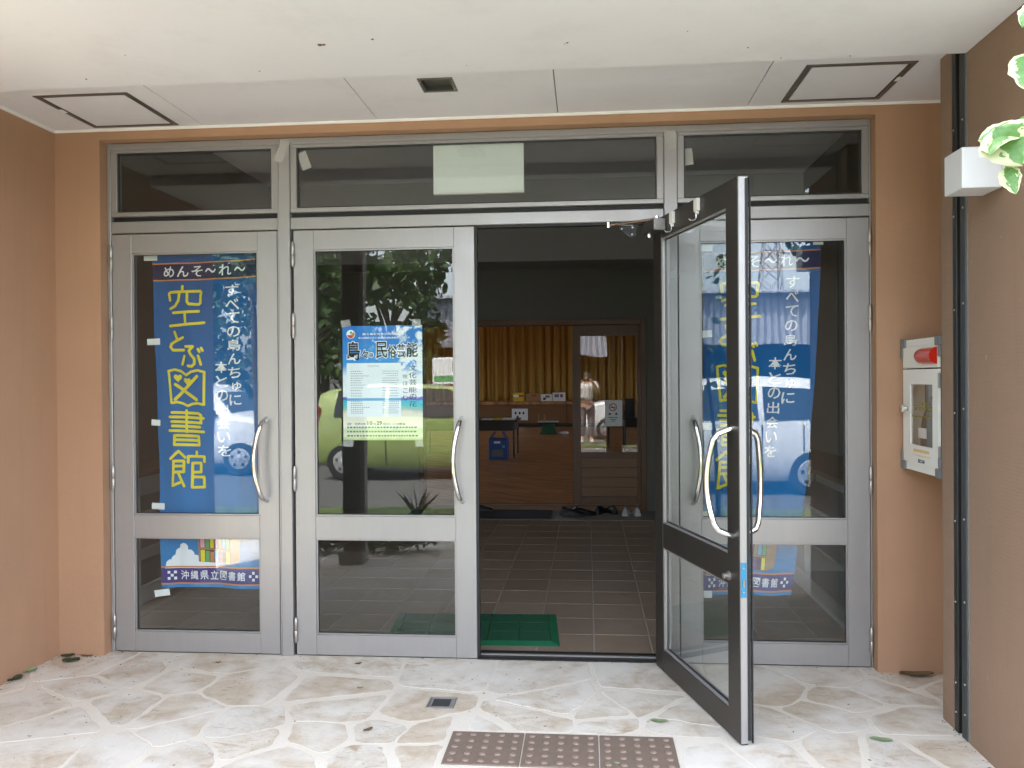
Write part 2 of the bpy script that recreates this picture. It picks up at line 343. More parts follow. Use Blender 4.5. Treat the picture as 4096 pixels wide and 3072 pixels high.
# ------------------------------------------------------------------ helpers
class MB:
    def __init__(s): s.v = []; s.f = []; s.uv = None
    def box(s, x0, x1, y0, y1, z0, z1):
        b = len(s.v)
        s.v += [(x0,y0,z0),(x1,y0,z0),(x1,y1,z0),(x0,y1,z0),(x0,y0,z1),(x1,y0,z1),(x1,y1,z1),(x0,y1,z1)]
        s.f += [tuple(b+i for i in q) for q in ((0,3,2,1),(4,5,6,7),(0,1,5,4),(1,2,6,5),(2,3,7,6),(3,0,4,7))]; return s
    def poly(s, pts):
        b = len(s.v); s.v += [tuple(p) for p in pts]; s.f.append(tuple(range(b, b+len(pts)))); return s
    def prism(s, pts, ax, a, b):
        """pts: 2D outline in the two axes other than ax, extruded from a to b"""
        def mk(p, t):
            return ((t, p[0], p[1]), (p[0], t, p[1]), (p[0], p[1], t))[ax]
        n = len(pts); k = len(s.v)
        s.v += [mk(p, a) for p in pts] + [mk(p, b) for p in pts]
        s.f.append(tuple(range(k, k+n))[::-1]); s.f.append(tuple(range(k+n, k+2*n)))
        for i in range(n):
            j = (i+1) % n; s.f.append((k+i, k+j, k+n+j, k+n+i))
        return s
    def tube(s, pts, r, n=10, cap=True):
        pts = [Vector(p) for p in pts]; k0 = len(s.v); m = len(pts)
        rs = r if isinstance(r, (list, tuple)) else [r]*m
        nrm = None
        for i, p in enumerate(pts):
            t = (pts[min(i+1, m-1)] - pts[max(i-1, 0)]).normalized()
            if nrm is None:
                nrm = t.orthogonal().normalized()
            else:
                nrm = (nrm - t*nrm.dot(t)).normalized()
            bn = t.cross(nrm)
            for j in range(n):
                a = 2*PI*j/n; q = p + (nrm*math.cos(a) + bn*math.sin(a))*rs[i]; s.v.append(tuple(q))
        for i in range(m-1):
            for j in range(n):
                a = k0+i*n+j; b = k0+i*n+(j+1) % n; s.f.append((a, b, b+n, a+n))
        if cap:
            s.f.append(tuple(k0+j for j in range(n))[::-1]); s.f.append(tuple(k0+(m-1)*n+j for j in range(n)))
        return s
    def lathe(s, prof, org=(0, 0, 0), ax=2, n=14):
        k0 = len(s.v); o = Vector(org)
        for (r, h) in prof:
            for j in range(n):
                a = 2*PI*j/n; c, d = r*math.cos(a), r*math.sin(a)
                s.v.append(tuple(o + Vector(((h, c, d), (c, h, d), (c, d, h))[ax])))
        for i in range(len(prof)-1):
            for j in range(n):
                a = k0+i*n+j; b = k0+i*n+(j+1) % n; s.f.append((a, b, b+n, a+n))
        s.f.append(tuple(k0+j for j in range(n))[::-1]); e = k0+(len(prof)-1)*n; s.f.append(tuple(e+j for j in range(n))); return s
    def grid(s, fn, nu, nv, uv=True):
        k0 = len(s.v)
        if uv and s.uv is None: s.uv = []
        for j in range(nv+1):
            for i in range(nu+1):
                s.v.append(tuple(fn(i/nu, j/nv)))
                if uv: s.uv.append((i/nu, j/nv))
        for j in range(nv):
            for i in range(nu):
                a = k0+j*(nu+1)+i; s.f.append((a, a+1, a+nu+2, a+nu+1))
        return s
    def ring(s, o, i, z0, z1):
        """rectangular frame in xy: outer o=(x0,x1,y0,y1), inner i, from z0 to z1"""
        k = len(s.v)
        for z in (z0, z1):
            for (x0, x1, y0, y1) in (o, i): s.v += [(x0,y0,z),(x1,y0,z),(x1,y1,z),(x0,y1,z)]
        for q in range(4):
            r = (q+1) % 4
            s.f += [(k+q, k+4+q, k+4+r, k+r), (k+8+q, k+8+r, k+12+r, k+12+q), (k+q, k+r, k+8+r, k+8+q), (k+4+q, k+12+q, k+12+r, k+4+r)]
        return s
    def add(s, o):
        k = len(s.v); s.v += o.v; s.f += [tuple(k+i for i in q) for q in o.f]; return s
    def xf(s, fn):
        s.v = [tuple(fn(Vector(p))) for p in s.v]; return s

ROOTM = {}
def wm(o):
    while o.parent is not None: o = o.parent
    return ROOTM.get(o.name, Matrix.Identity(4))
def build(name, mb, mat, parent=None, smooth=False, bevel=0.0, seg=1, angle=None):
    me = bpy.data.meshes.new(name)
    vv = mb.v
    if parent is not None:
        inv = wm(parent).inverted(); vv = [tuple(inv @ Vector(p)) for p in vv]
    me.from_pydata(vv, [], mb.f)
    if mb.uv is not None and len(mb.uv) == len(mb.v):
        ul = me.uv_layers.new(name='UVMap'); li = np.zeros(len(me.loops), dtype=np.int32); me.loops.foreach_get('vertex_index', li)
        ul.data.foreach_set('uv', np.array(mb.uv, dtype=np.float32)[li].ravel())
    bm = bmesh.new(); bm.from_mesh(me)
    if mb.uv is None:
        bmesh.ops.recalc_face_normals(bm, faces=bm.faces)
    if bevel > 0:
        es = [e for e in bm.edges if len(e.link_faces) == 2 and e.calc_face_angle(0) > 0.5]
        bmesh.ops.bevel(bm, geom=es, offset=bevel, segments=seg, profile=0.5, affect='EDGES', clamp_overlap=True)
    bm.to_mesh(me); bm.free()
    if smooth:
        for p in me.polygons: p.use_smooth = True
        if angle: me.set_sharp_from_angle(angle=math.radians(angle))
    me.materials.append(MATS[mat] if isinstance(mat, str) else mat)
    o = bpy.data.objects.new(name, me); C.objects.link(o)
    if parent is not None: o.parent = parent
    return o
def tag(o, label, cat, group=None, kind=None):
    o['label'] = label; o['category'] = cat
    if group: o['group'] = group
    if kind: o['kind'] = kind
    return o
def thing(name, label, cat, loc=(0, 0, 0), group=None):
    o = bpy.data.objects.new(name, None); C.objects.link(o); o.location = loc; o.empty_display_size = 0.1
    ROOTM[o.name] = Matrix.Translation(loc); tag(o, label, cat, group); return o
def struct(o): o['kind'] = 'structure'; return o
def share(o, parent=None, loc=None):
    c = o.copy(); C.objects.link(c)
    if parent is not None: c.parent = parent
    if loc is not None: c.location = loc
    return c

_tc = {}
def text2d(body, size, off=0.0, res=2):
    key = (body, off, res)
    if key not in _tc:
        cu = bpy.data.curves.new('lettering', 'FONT'); cu.body = body; cu.size = 1; cu.resolution_u = res; cu.offset = off
        ob = bpy.data.objects.new('lettering', cu); me = ob.to_mesh()
        v = [(p.co.x, p.co.y) for p in me.vertices]; f = [tuple(p.vertices) for p in me.polygons]; ob.to_mesh_clear()
        bpy.data.objects.remove(ob); bpy.data.curves.remove(cu)
        _tc[key] = (v, f)
    v, f = _tc[key]
    return [(x*size, y*size) for x, y in v], f
def fit_text(mb, body, x0, x1, y0, y1, mapf, off=0.0, res=2):
    """lettering stretched into the box x0..x1, y0..y1 (y up) of a sheet that mapf(x, y) puts in space"""
    v, f = text2d(body, 1.0, off, res)
    if not v: return mb
    xs = [p[0] for p in v]; ys = [p[1] for p in v]
    a, b, c, d = min(xs), max(xs), min(ys), max(ys)
    k = len(mb.v)
    mb.v += [tuple(mapf(x0+(x-a)/(b-a)*(x1-x0), y0+(y-c)/max(d-c, 1e-6)*(y1-y0))) for x, y in v]
    mb.f += [tuple(k+i for i in q) for q in f]; return mb

# ------------------------------------------------------------------ ground and paving
g = MB(); g.poly([(-300, -500, -0.06), (300, -500, -0.06), (300, 300, -0.06), (-300, 300, -0.06)])
struct(build('ground', g, 'asphalt'))
g = MB(); g.grid(lambda u, v: (-9+18*u, -5.2+1.75*v, -0.05+0.035*noise.noise((u*9, v*3, 3))+0.03), 40, 8, False)
struct(build('grass_verge', g, 'grass_green'))

XL, XR, YW, Z1, Z2, YS = -2.239, 2.30, -0.0625, 2.788, 2.719, -0.866
XP = 2.0702                                             # face of the right-hand porch wall
paving = struct(build('porch_paving', MB().box(-3.2, 2.6, -3.3, 0.02, -0.25, -0.0011), 'mortar'))
seeds = [(-2.05,-0.26),(-1.93,-0.73),(-1.84,-0.52),(-1.8,-1.03),(-1.67,-0.34),(-1.64,-0.96),(-1.55,-1.2),(-1.49,-0.72),(-1.43,-0.4),(-1.4,-0.12),(-1.37,-0.94),(-1.3,-1.18),(-1.25,-0.76),(-1.13,-0.97),(-1.04,-0.48),(-1.0,-1.2),(-0.93,-0.91),(-0.91,-0.72),(-0.8,-1.07),(-0.62,-1.2),(-0.59,-0.14),(-0.62,-0.42),(-0.54,-0.98),(-0.5,-0.7),(-0.3,-0.43),(-0.28,-1.16),(-0.26,-0.92),(-0.2,-0.7),(-0.14,-0.17),(-0.1,-1.12),(-0.11,-0.93),(0.13,-0.64),(0.2,-0.99),(0.34,-0.2),(0.37,-0.8),(0.45,-0.55),(0.47,-1.0),(0.63,-0.65),(0.65,-0.45),(0.66,-0.79),(0.77,-0.98),(0.86,-0.22),(0.82,-0.56),(0.92,-0.8),(0.97,-0.65),(0.99,-0.97),(1.06,-1.12),(1.27,-1.07),(1.36,-0.72),(1.40,-0.35),(1.54,-0.98),(1.57,-0.63),(1.6,-0.79),(1.72,-0.99),(1.71,-0.42),(1.76,-0.15),(1.92,-0.28),(1.93,-0.70),(1.97,-0.94),(2.05,-0.42),(2.06,-0.12),(-2.3,-0.5),(-2.2,-1.0),(2.3,-0.3),(2.35,-0.8)]
seeds = [p for k, p in enumerate(seeds) if k % 7 != 3]
tries = 0
while tries < 900:
    tries += 1
    q = (rnd.uniform(-3.1, 2.5), rnd.uniform(-3.2, -1.28))
    if all((q[0]-a)**2 + (q[1]-b)**2 > 0.115 for a, b in seeds): seeds.append(q)
def clip(poly, n, d):
    out = []
    for i in range(len(poly)):
        a, b = poly[i], poly[(i+1) % len(poly)]
        da, db = a[0]*n[0]+a[1]*n[1]-d, b[0]*n[0]+b[1]*n[1]-d
        if da <= 0: out.append(a)
        if (da < 0 < db) or (db < 0 < da):
            t = da/(da-db); out.append((a[0]+(b[0]-a[0])*t, a[1]+(b[1]-a[1])*t))
    return out
def area(p): return 0.5*sum(p[i][0]*p[(i+1) % len(p)][1]-p[(i+1) % len(p)][0]*p[i][1] for i in range(len(p)))
TX, TY = 0.0127, -0.8967                                # tactile row, top left corner
for si, sd in enumerate(seeds):
    poly = [(-3.15, -3.25), (2.5, -3.25), (2.5, 0.005), (-3.15, 0.005)]
    near = sorted(range(len(seeds)), key=lambda k: (seeds[k][0]-sd[0])**2+(seeds[k][1]-sd[1])**2)[1:22]
    for k in near:
        ot = seeds[k]; d = math.hypot(ot[0]-sd[0], ot[1]-sd[1]); n = ((ot[0]-sd[0])/d, (ot[1]-sd[1])/d)
        h = random.Random(min(si, k)*1009+max(si, k)); gap = h.choice((0.012, 0.016, 0.022, 0.03, 0.045)); sk = h.uniform(-0.24, 0.24)
        m = ((sd[0]+ot[0])/2, (sd[1]+ot[1])/2); n2 = (n[0]*math.cos(sk)-n[1]*math.sin(sk), n[0]*math.sin(sk)+n[1]*math.cos(sk))
        poly = clip(poly, n2, m[0]*n2[0]+m[1]*n2[1]-gap/2)
        if len(poly) < 3: break
    if len(poly) < 3 or area(poly) < 0.004: continue
    # keep clear of the tactile tiles
    best = None
    rx0, rx1, ry0, ry1 = TX-0.022, TX+0.922, TY-0.32, TY+0.018
    if min(p[0] for p in poly) < rx1 and max(p[0] for p in poly) > rx0 and min(p[1] for p in poly) < ry1 and max(p[1] for p in poly) > ry0:
        for n, d in (((1, 0), rx0), ((-1, 0), -rx1), ((0, 1), ry0), ((0, -1), -ry1)):
            c = clip(poly, n, d)
            if len(c) > 2 and (best is None or area(c) > area(best)): best = c
        if best is None or area(best) < 0.002: continue
        poly = best
    # soften corners and roughen edges
    pts = []
    for i in range(len(poly)):
        a, b = poly[i], poly[(i+1) % len(poly)]
        L = math.hypot(b[0]-a[0], b[1]-a[1])
        cut = min(0.022, L*0.3)
        pts.append((a[0]+(b[0]-a[0])*cut/L, a[1]+(b[1]-a[1])*cut/L) if L > 1e-6 else a)
        nn = max(1, int(L/0.028)) if L > 0.06 else 0
        for t in range(1, nn): pts.append((a[0]+(b[0]-a[0])*t/nn, a[1]+(b[1]-a[1])*t/nn))
        if L > 1e-6: pts.append((b[0]-(b[0]-a[0])*cut/L, b[1]-(b[1]-a[1])*cut/L))
    jit = []
    for p in pts:
        w = noise.noise((p[0]*13, p[1]*13, 5.0))*0.012+noise.noise((p[0]*40, p[1]*40, 5.0))*0.005; w2 = noise.noise((p[0]*13, p[1]*13, 15.0))*0.012+noise.noise((p[0]*40, p[1]*40, 15.0))*0.005
        jit.append((p[0]+w, p[1]+w2))
    cx = sum(p[0] for p in jit)/len(jit); cyy = sum(p[1] for p in jit)/len(jit)
    mb = MB(); n = len(jit); lift = rnd.uniform(-0.001, 0.001)
    for (z, s) in ((-0.02, 0.0), (-0.0007+lift*.2, 0.0), (0.0+lift*.2, 0.0035)):
        for p in jit:
            L = math.hypot(p[0]-cx, p[1]-cyy) or 1
            mb.v.append((p[0]-(p[0]-cx)/L*s, p[1]-(p[1]-cyy)/L*s, z))
    for r in range(2):
        for i in range(n):
            j = (i+1) % n; mb.f.append((r*n+i, r*n+j, (r+1)*n+j, (r+1)*n+i))
    mb.f.append(tuple(2*n+i for i in range(n)))
    build('paving_stone', mb, 'stone', paving)

# ------------------------------------------------------------------ the building
bld = thing('public_building', 'brown rendered public building with white porch soffit over a recessed entrance', 'building', (0, 0, 0))
OX, OZ = 1.988, 2.734
fac = MB()
fac.box(XL-0.2, -OX, YW, 0.14, -0.2, 3.6); fac.box(OX, XR+0.2, YW, 0.14, -0.2, 3.6); fac.box(-OX, OX, YW, 0.14, OZ, 3.6)
build('facade_wall', fac, 'wall_brown', bld)
build('side_wall', MB().box(XL-0.25, XL, -1.80, YW, -0.2, 3.2), 'wall_brown', bld)
build('side_wall', MB().box(XR, XR+0.25, -0.616, YW, -0.2, 3.2), 'wall_brown', bld)
rw = build('side_wall', MB().box(XP, XR+0.25, -0.737, -0.616, -0.2, 3.2), 'wall_ribbed', bld, bevel=0.004)
build('side_wall', MB().box(XP, XR+0.25, -1.45, -0.872, -0.2, 3.2), 'wall_ribbed', bld, bevel=0.003)
build('side_wall', MB().box(XP+0.06, XR+0.25, -0.872, -0.737, -0.2, 3.2), 'joint_dark', bld)
# expansion joint between the two parts of that wall
ej = build('expansion_joint', MB().box(XP-0.003, XP+0.05, -0.775, -0.7372, 0, Z2+0.06), 'joint_dark', bld, bevel=0.002)
build('joint_gasket', MB().box(XP+0.02, XP+0.052, -0.806, -0.7752, 0, Z2+0.06), 'black_rubber', ej)
build('joint_cover', MB().box(XP-0.003, XP+0.05, -0.853, -0.8062, 0, Z2+0.06), 'joint_grey', ej, bevel=0.002)
build('sealant_bead', MB().box(XP-0.002, XP+0.05, -0.8718, -0.8532, 0, Z2+0.06), 'sealant', ej, bevel=0.003)
scr = build('screw', MB().lathe([(0.0001, -0.003), (0.0042, -0.0025), (0.005, 0)], (XP-0.003, 0, 0), 0, 8), 'steel', ej)
scr.location = (0, -0.752, 0.08); first = True
for z in (0.08, 0.2, 0.53, 0.86, 1.3, 1.72, 2.1, 2.45):
    for y in (-0.752, -0.835):
        if first: first = False; continue
        share(scr, ej, (0, y, z + (0.02 if y < -0.8 else 0)))
# porch ceiling: strip of panels by the wall, lower slab in front
build('ceiling_backing', MB().box(XL-0.2, XR+0.25, -0.95, YW, Z1+0.02, Z1+0.10), 'hatch_metal', bld)
slab = build('canopy_slab', MB().box(XL, XP, -2.0, YS, Z2, 3.10), 'soffit_white', bld, bevel=0.004)
build('canopy_slab', MB().box(XL-0.3, XP+0.5, -2.29, -0.95, 3.10, 3.25), 'soffit_white', bld)
hatches = [(-1.989, -1.528, -0.606, -0.104), (1.522, 1.985, -0.617, -0.128)]
dlx = (-0.168, -0.010, -0.636, -0.460)
edges = [XL, -1.408, -0.485, 0.439, 1.370, XR]
soff = build('soffit', MB().box(XL, XR, YW-0.014, YW, Z1-0.012, Z1+0.004), 'trim_white', bld, bevel=0.003)
for i in range(5):
    x0, x1 = edges[i]+0.0022, edges[i+1]-0.0022
    hole = hatches[0] if i == 0 else hatches[1] if i == 4 else dlx if i == 1 else None
    if i == 2 and dlx[1] > edges[2]: hole = dlx
    if i == 1 and dlx[0] > edges[2]: hole = None
    mb = MB()
    if hole and x0 < hole[0] and hole[1] < x1: mb.ring((x0, x1, -0.94, YW-0.0145), hole, Z1, Z1+0.012)
    else: mb.box(x0, x1, -0.94, YW-0.0145, Z1, Z1+0.012)
    build('soffit_panel', mb, 'panel_white', soff)
build('edge_trim', MB().box(XL, XL+0.014, -0.94, YW-0.0145, Z1-0.012, Z1+0.003), 'trim_white', soff)
for k, (x0, x1, y0, y1) in enumerate(hatches):
    h = build('access_hatch', MB().ring((x0, x1, y0, y1), (x0+0.026, x1-0.026, y0+0.026, y1-0.026), Z1-0.004, Z1+0.03), 'hatch_metal', bld, bevel=0.0015)
    h['label'] = ('square white ceiling hatch with dark metal rim near the left wall', 'square white ceiling hatch with dark metal rim near the expansion joint')[k]
    build('hatch_cover', MB().box(x0+0.031, x1-0.031, y0+0.031, y1-0.031, Z1-0.002, Z1+0.01), 'panel_white', h)
    lx = x0+0.004 if k == 0 else x1-0.022
    build('hatch_latch', MB().box(lx, lx+0.018, (y0+y1)/2-0.06, (y0+y1)/2-0.012, Z1-0.0065, Z1+0.002), 'trim_white', h, bevel=0.001)
# small marks on the slab: droppings and insect nests
sp = MB()
for (x, y, s) in ((-0.42, -1.22, .010), (-0.405, -1.22, .008), (-0.21, -1.25, .006), (0.51, -1.14, .005), (0.5, -1.13, .003), (-0.75, -0.98, .004), (0.1, -0.95, .003), (-1.5, -0.97, .005), (1.2, -1.02, .004), (1.35, -0.9, .003), (0.95, -1.2, .003), (-1.2, -1.2, .003), (1.62, -0.89, .004)):
    sp.lathe([(s*.2, -s*.45), (s*.8, -s*.3), (s, 0.0005)], (x, y, Z2), 2, 7)
o = build('ceiling_speck', sp, 'debris', bld); o['kind'] = 'stuff'

# ------------------------------------------------------------------ entrance frame
ent = thing('entrance_frame', 'light grey aluminium entrance screen with three transom windows and two mullions', 'door frame', (0, 0, 0))
D0, D1 = 0.0, 0.10
def fr(name, x0, x1, z0, z1, y0=D0, y1=D1, bevel=0.003): return build(name, MB().box(x0, x1, y0, y1, z0, z1), 'aluminium', ent, bevel=bevel)
fr('jamb', -1.986, -1.966, 0, 2.731); fr('jamb', 1.979, 1.9865, 0, 2.731)
fr('head_rail', -1.9655, 1.9785, 2.697, 2.731)
MU = ((-1.044, -0.976), (0.970, 1.038))
for a, b in MU:
    fr('mullion', a, b, 0, 2.6965, -0.006, D1)
    fr('mullion_rib', a+0.004, a+0.009, 0.0, 2.69, -0.011, -0.0062, 0.0)
bays = ((-1.9655, -1.0445), (-0.9755, 0.9695), (1.0385, 1.9785))
for k, (a, b) in enumerate(bays):
    fr('transom_bar', a, b, 2.250, 2.312, 0.002)
    build('drip_gap', MB().box(a, b, 0.03, 0.09, 2.3125, 2.3385), 'black_rubber', ent)
    w = build('transom_window', MB().box(a, b, 0.004, 0.055, 2.339, 2.362).box(a, b, 0.004, 0.055, 2.680, 2.6965).box(a, a+0.034, 0.004, 0.055, 2.3622, 2.6798).box(b-0.034, b, 0.004, 0.055, 2.3622, 2.6798), 'aluminium', ent, bevel=0.002)
    build('pane', MB().box(a+0.034, b-0.034, 0.026, 0.032, 2.3622, 2.6798), 'glass_pane', w)
    build('glazing_bead', MB().box(a+0.0342, b-0.0342, 0.012, 0.025, 2.3624, 2.3680).box(a+0.0342, b-0.0342, 0.012, 0.025, 2.6735, 2.6795).box(a+0.0342, a+0.040, 0.012, 0.025, 2.3682, 2.6733).box(b-0.040, b-0.0342, 0.012, 0.025, 2.3682, 2.6733), 'joint_grey', w)
# threshold of the open doorway
th = build('threshold', MB().box(0.0, 0.969, 0.004, 0.125, -0.02, 0.006), 'joint_dark', ent, bevel=0.002)
build('threshold_rail', MB().box(0.004, 0.966, 0.052, 0.070, 0.0062, 0.014), 'aluminium', th, bevel=0.002)
build('threshold_lip', MB().box(0.004, 0.966, 0.088, 0.122, 0.0062, 0.012), 'joint_dark', th, bevel=0.002)

# ------------------------------------------------------------------ doors
def handle_path(x, y, z0, z1, lat, out, sgn):
    pts = []
    n = 18
    for i in range(n+1):
        t = i/n; z = z0+(z1-z0)*t; e = min(t, 1-t)
        rise = min(1.0, e/0.085); rise = math.sin(rise*PI/2)
        bow = math.sin(PI*t)
        pts.append((x + lat*bow, y + sgn*out*(0.66*rise+0.34*bow)*(rise > 0 or 0), z if 0.085 < t < 0.915 else z))
    # straight stubs into the face
    return [(x, y - sgn*0.004, z0+0.002)] + pts + [(x, y - sgn*0.004, z1-0.002)]
ZT, ZG1, ZM1, ZM0, ZG0 = 2.243, 2.140, 0.738, 0.618, 0.112
def door(name, label, x0, x1, hinge, pivot, handle_x, lat, inner=False, gl=0.108, gr=0.108, zb=0.006):
    root = thing(name, label, 'door', pivot, 'entrance door leaves')
    A = 'aluminium'; y0, y1 = 0.002, 0.047
    gx0, gx1 = x0+gl, x1-gr
    for a_, b_ in ((x0, gx0), (gx1, x1)):
        q_ = build('stile', MB().box(a_, b_, y0, y1-0.0042, zb, ZT), A, root, bevel=0.002)
        build('inner_skin', MB().box(a_+0.0005, b_-0.0005, y1-0.004, y1, zb, ZT), 'bronze', q_, bevel=0.0012)
    for z0, z1 in ((zb, ZG0), (ZM0, ZM1), (ZG1, ZT)):
        q_ = build('rail', MB().box(gx0+0.0005, gx1-0.0005, y0+0.0018, y1-0.006, z0+0.0004, z1-0.0004), A, root, bevel=0.001)
        build('inner_skin', MB().box(gx0+0.0005, gx1-0.0005, y1-0.0058, y1-0.0015, z0+0.0004, z1-0.0004), 'bronze', q_, bevel=0.001)
    for z0, z1 in ((ZG0, ZM0), (ZM1, ZG1)):
        p = build('pane', MB().box(gx0+0.002, gx1-0.002, 0.021, 0.027, z0+0.002, z1-0.002), 'glass_pane', root)
        for yy0, yy1 in ((0.009, 0.0205), (0.0275, 0.041)):
            b = MB(); w = 0.0075
            b.box(gx0+.001, gx1-.001, yy0, yy1, z0+.0005, z0+w); b.box(gx0+.001, gx1-.001, yy0, yy1, z1-w, z1-.0005)
            b.box(gx0+.001, gx0+w, yy0, yy1, z0+w, z1-w); b.box(gx1-w, gx1-.001, yy0, yy1, z0+w, z1-w)
            build('glazing_bead', b, A, p)
            gk = MB(); ww = w+0.0022
            ya, yb = (0.0188, 0.0207) if yy0 < 0.02 else (0.0273, 0.029)
            gk.box(gx0+w, gx1-w, ya, yb, z0+w, z0+ww); gk.box(gx0+w, gx1-w, ya, yb, z1-ww, z1-w); gk.box(gx0+w, gx0+ww, ya, yb, z0+ww, z1-ww); gk.box(gx1-ww, gx1-w, ya, yb, z0+ww, z1-ww)
            build('gasket', gk, 'black_rubber', p)
    build('sweep', MB().box(x0+0.004, x1-0.004, 0.012, 0.038, 0.0, zb-0.0002), 'black_rubber', root)
    h = build('handle', MB().tube(handle_path(handle_x, y0, 0.818, 1.252, lat, 0.088, -1), 0.0125, 12), 'chrome', root, smooth=True, angle=60)
    if inner:
        build('handle', MB().tube(handle_path(handle_x, y1, 0.818, 1.252, lat, 0.098, 1), 0.0125, 12), 'chrome', root, smooth=True, angle=60)
    for zc in (2.118, 1.742, 0.936, 0.136):
        hx = x0-0.001 if hinge == 'L' else x1+0.001
        hm = MB(); yy = y0-0.009
        for q in (-1, 1):
            hm.lathe([(0.0080, -0.0295), (0.0092, -0.028), (0.0092, 0.028), (0.0080, 0.0295)], (hx, yy, zc+q*0.0302), 2, 12)
        hm.lathe([(0.003, -0.068), (0.006, -0.062), (0.006, 0.062), (0.003, 0.068)], (hx, yy, zc), 2, 8)
        build('hinge', hm, 'steel', root, smooth=True, angle=40)
    return root
door('entrance_door', 'closed glazed door beside the left brown wall, blue banner behind its glass', -1.9615, -1.0485, 'L', (-1.9615, 0, 0), -1.114, -0.038)
door('entrance_door', 'closed glazed door with a taped event poster, beside the dark doorway', -0.9605, 0.0, 'L', (-0.9605, 0, 0), -0.071, -0.034)
d2 = [o for o in C.objects if o.name == 'entrance_door.001'][0]
build('meeting_seal', MB().box(0.0003, 0.013, 0.012, 0.046, 0.01, 2.238), 'black_rubber', d2)
build('head_seal', MB().box(0.014, 0.962, 0.02, 0.06, 2.238, 2.2498), 'black_rubber', ent)
d4 = door('entrance_door', 'closed glazed door behind the open leaf, blue banner behind its glass', 1.0415, 1.9755, 'R', (1.9755, 0, 0), 1.107, 0.030)
build('thumb_turn', MB().lathe([(0.014, -0.006), (0.016, 0)], (1.093, 0.002, 0.665), 1, 14), 'steel', d4)
PIV = Vector((0.9685, -0.012, 0.0))
d3 = door('entrance_door', 'open glazed door leaf swung outward on the porch, seen nearly edge-on', 0.006, 0.9625, 'R', tuple(PIV), 0.062, 0.03, inner=True)
# free edge of the open leaf: rubber seal, latch plate with blue film, lock cylinder
build('edge_seal', MB().box(0.0005, 0.0058, 0.004, 0.014, 0.02, 2.235), 'black_rubber', d3)
build('edge_fin', MB().box(-0.006, 0.0055, -0.004, 0.0005, 0.012, 2.24), 'black_rubber', d3)
lp = build('latch_plate', MB().box(0.0035, 0.0058, 0.018, 0.042, 0.585, 0.722), 'film_blue', d3, bevel=0.0006)
build('latch_bolt', MB().box(-0.001, 0.0034, 0.026, 0.034, 0.625, 0.655), 'chrome', lp, bevel=0.001)
for zz in (0.70, 0.605): build('screw', MB().lathe([(0.003, -0.0012), (0.0038, 0.0)], (0.0034, 0.030, zz), 0, 8), 'steel', lp)
for zz in (2.20, 0.055, 0.42, 0.455): build('screw', MB().lathe([(0.003, -0.0012), (0.0036, 0.0)], (0.0058, 0.026, zz), 0, 8), 'steel', d3)
lk = build('lock_cylinder', MB().lathe([(0.019, 0.0), (0.019, 0.006), (0.012, 0.008), (0.012, 0.026), (0.009, 0.028)], (0.098, 0.047, 0.652), 1, 16), 'steel', d3, smooth=True, angle=35)
# door closer body on the inner face
cl = build('door_closer', MB().box(0.80, 0.955, 0.0472, 0.105, 2.168, 2.226), 'joint_grey', d3, bevel=0.004)
build('closer_end_cap', MB().box(0.788, 0.7998, 0.0475, 0.1045, 2.169, 2.225), 'aluminium', cl, bevel=0.002)
build('closer_stud', MB().lathe([(0.012, -0.016), (0.014, 0)], (0.93, 0.078, 2.168), 2, 12), 'chrome', cl)
ROT = math.radians(105.4)
Mrot = Matrix.Translation(PIV) @ Matrix.Rotation(ROT, 4, 'Z') @ Matrix.Translation(-PIV)
def openpt(x, y, z): return Mrot @ Vector((x, y, z))
d3.rotation_euler = (0, 0, ROT)
ROOTM[d3.name] = Matrix.Translation(PIV) @ Matrix.Rotation(ROT, 4, 'Z')
sh = openpt(0.83, 0.078, 2.228)
arm = MB(); el = Vector((0.69, 0.02, 2.235)); fx = Vector((0.845, 0.055, 2.241))
arm.tube([sh, el], 0.007, 8); arm.tube([el+Vector((0, 0, 0.006)), fx], 0.006, 8); arm.lathe([(0.011, -0.012), (0.011, 0.014)], tuple(el), 2, 10); arm.lathe([(0.012, -0.004), (0.012, 0.012)], tuple(sh), 2, 10)
build('closer_arm', arm, 'chrome', d3)
br = build('closer_bracket', MB().prism([(0.74, 2.225), (0.80, 2.175), (0.835, 2.185), (0.835, 2.244), (0.74, 2.244)], 1, 0.05, 0.062), 'joint_dark', ent)
for (x, z) in ((0.76, 2.222), (0.815, 2.228), (0.812, 2.192)):
    build('screw', MB().lathe([(0.004, -0.004), (0.006, 0.0)], (x, 0.05, z), 1, 8), 'screw_white', br)
# adhesive hooks on the open leaf
for k, s in enumerate((0.28, 0.575)):
    lx = PIV.x - s
    hk = thing('adhesive_hook', ('small white adhesive hook on the open door, next to the door closer', 'small white adhesive hook on the open door, nearer its free edge')[k], 'hook', tuple(openpt(lx, 0.047, 2.19)), 'hooks on the open door')
    def T(mb): return mb.xf(lambda p: Mrot @ p)
    build('backing_plate', T(MB().box(lx-0.021, lx+0.021, 0.0458, 0.060, 2.180, 2.235).box(lx-0.008, lx+0.008, 0.046, 0.059, 2.166, 2.1802)), 'screw_white', hk, bevel=0.0015)
    build('hook_arm', T(MB().tube([(lx, 0.055, 2.170), (lx, 0.056, 2.150), (lx, 0.063, 2.141), (lx, 0.082, 2.140), (lx, 0.090, 2.148)], 0.003, 7)), 'chrome', hk)

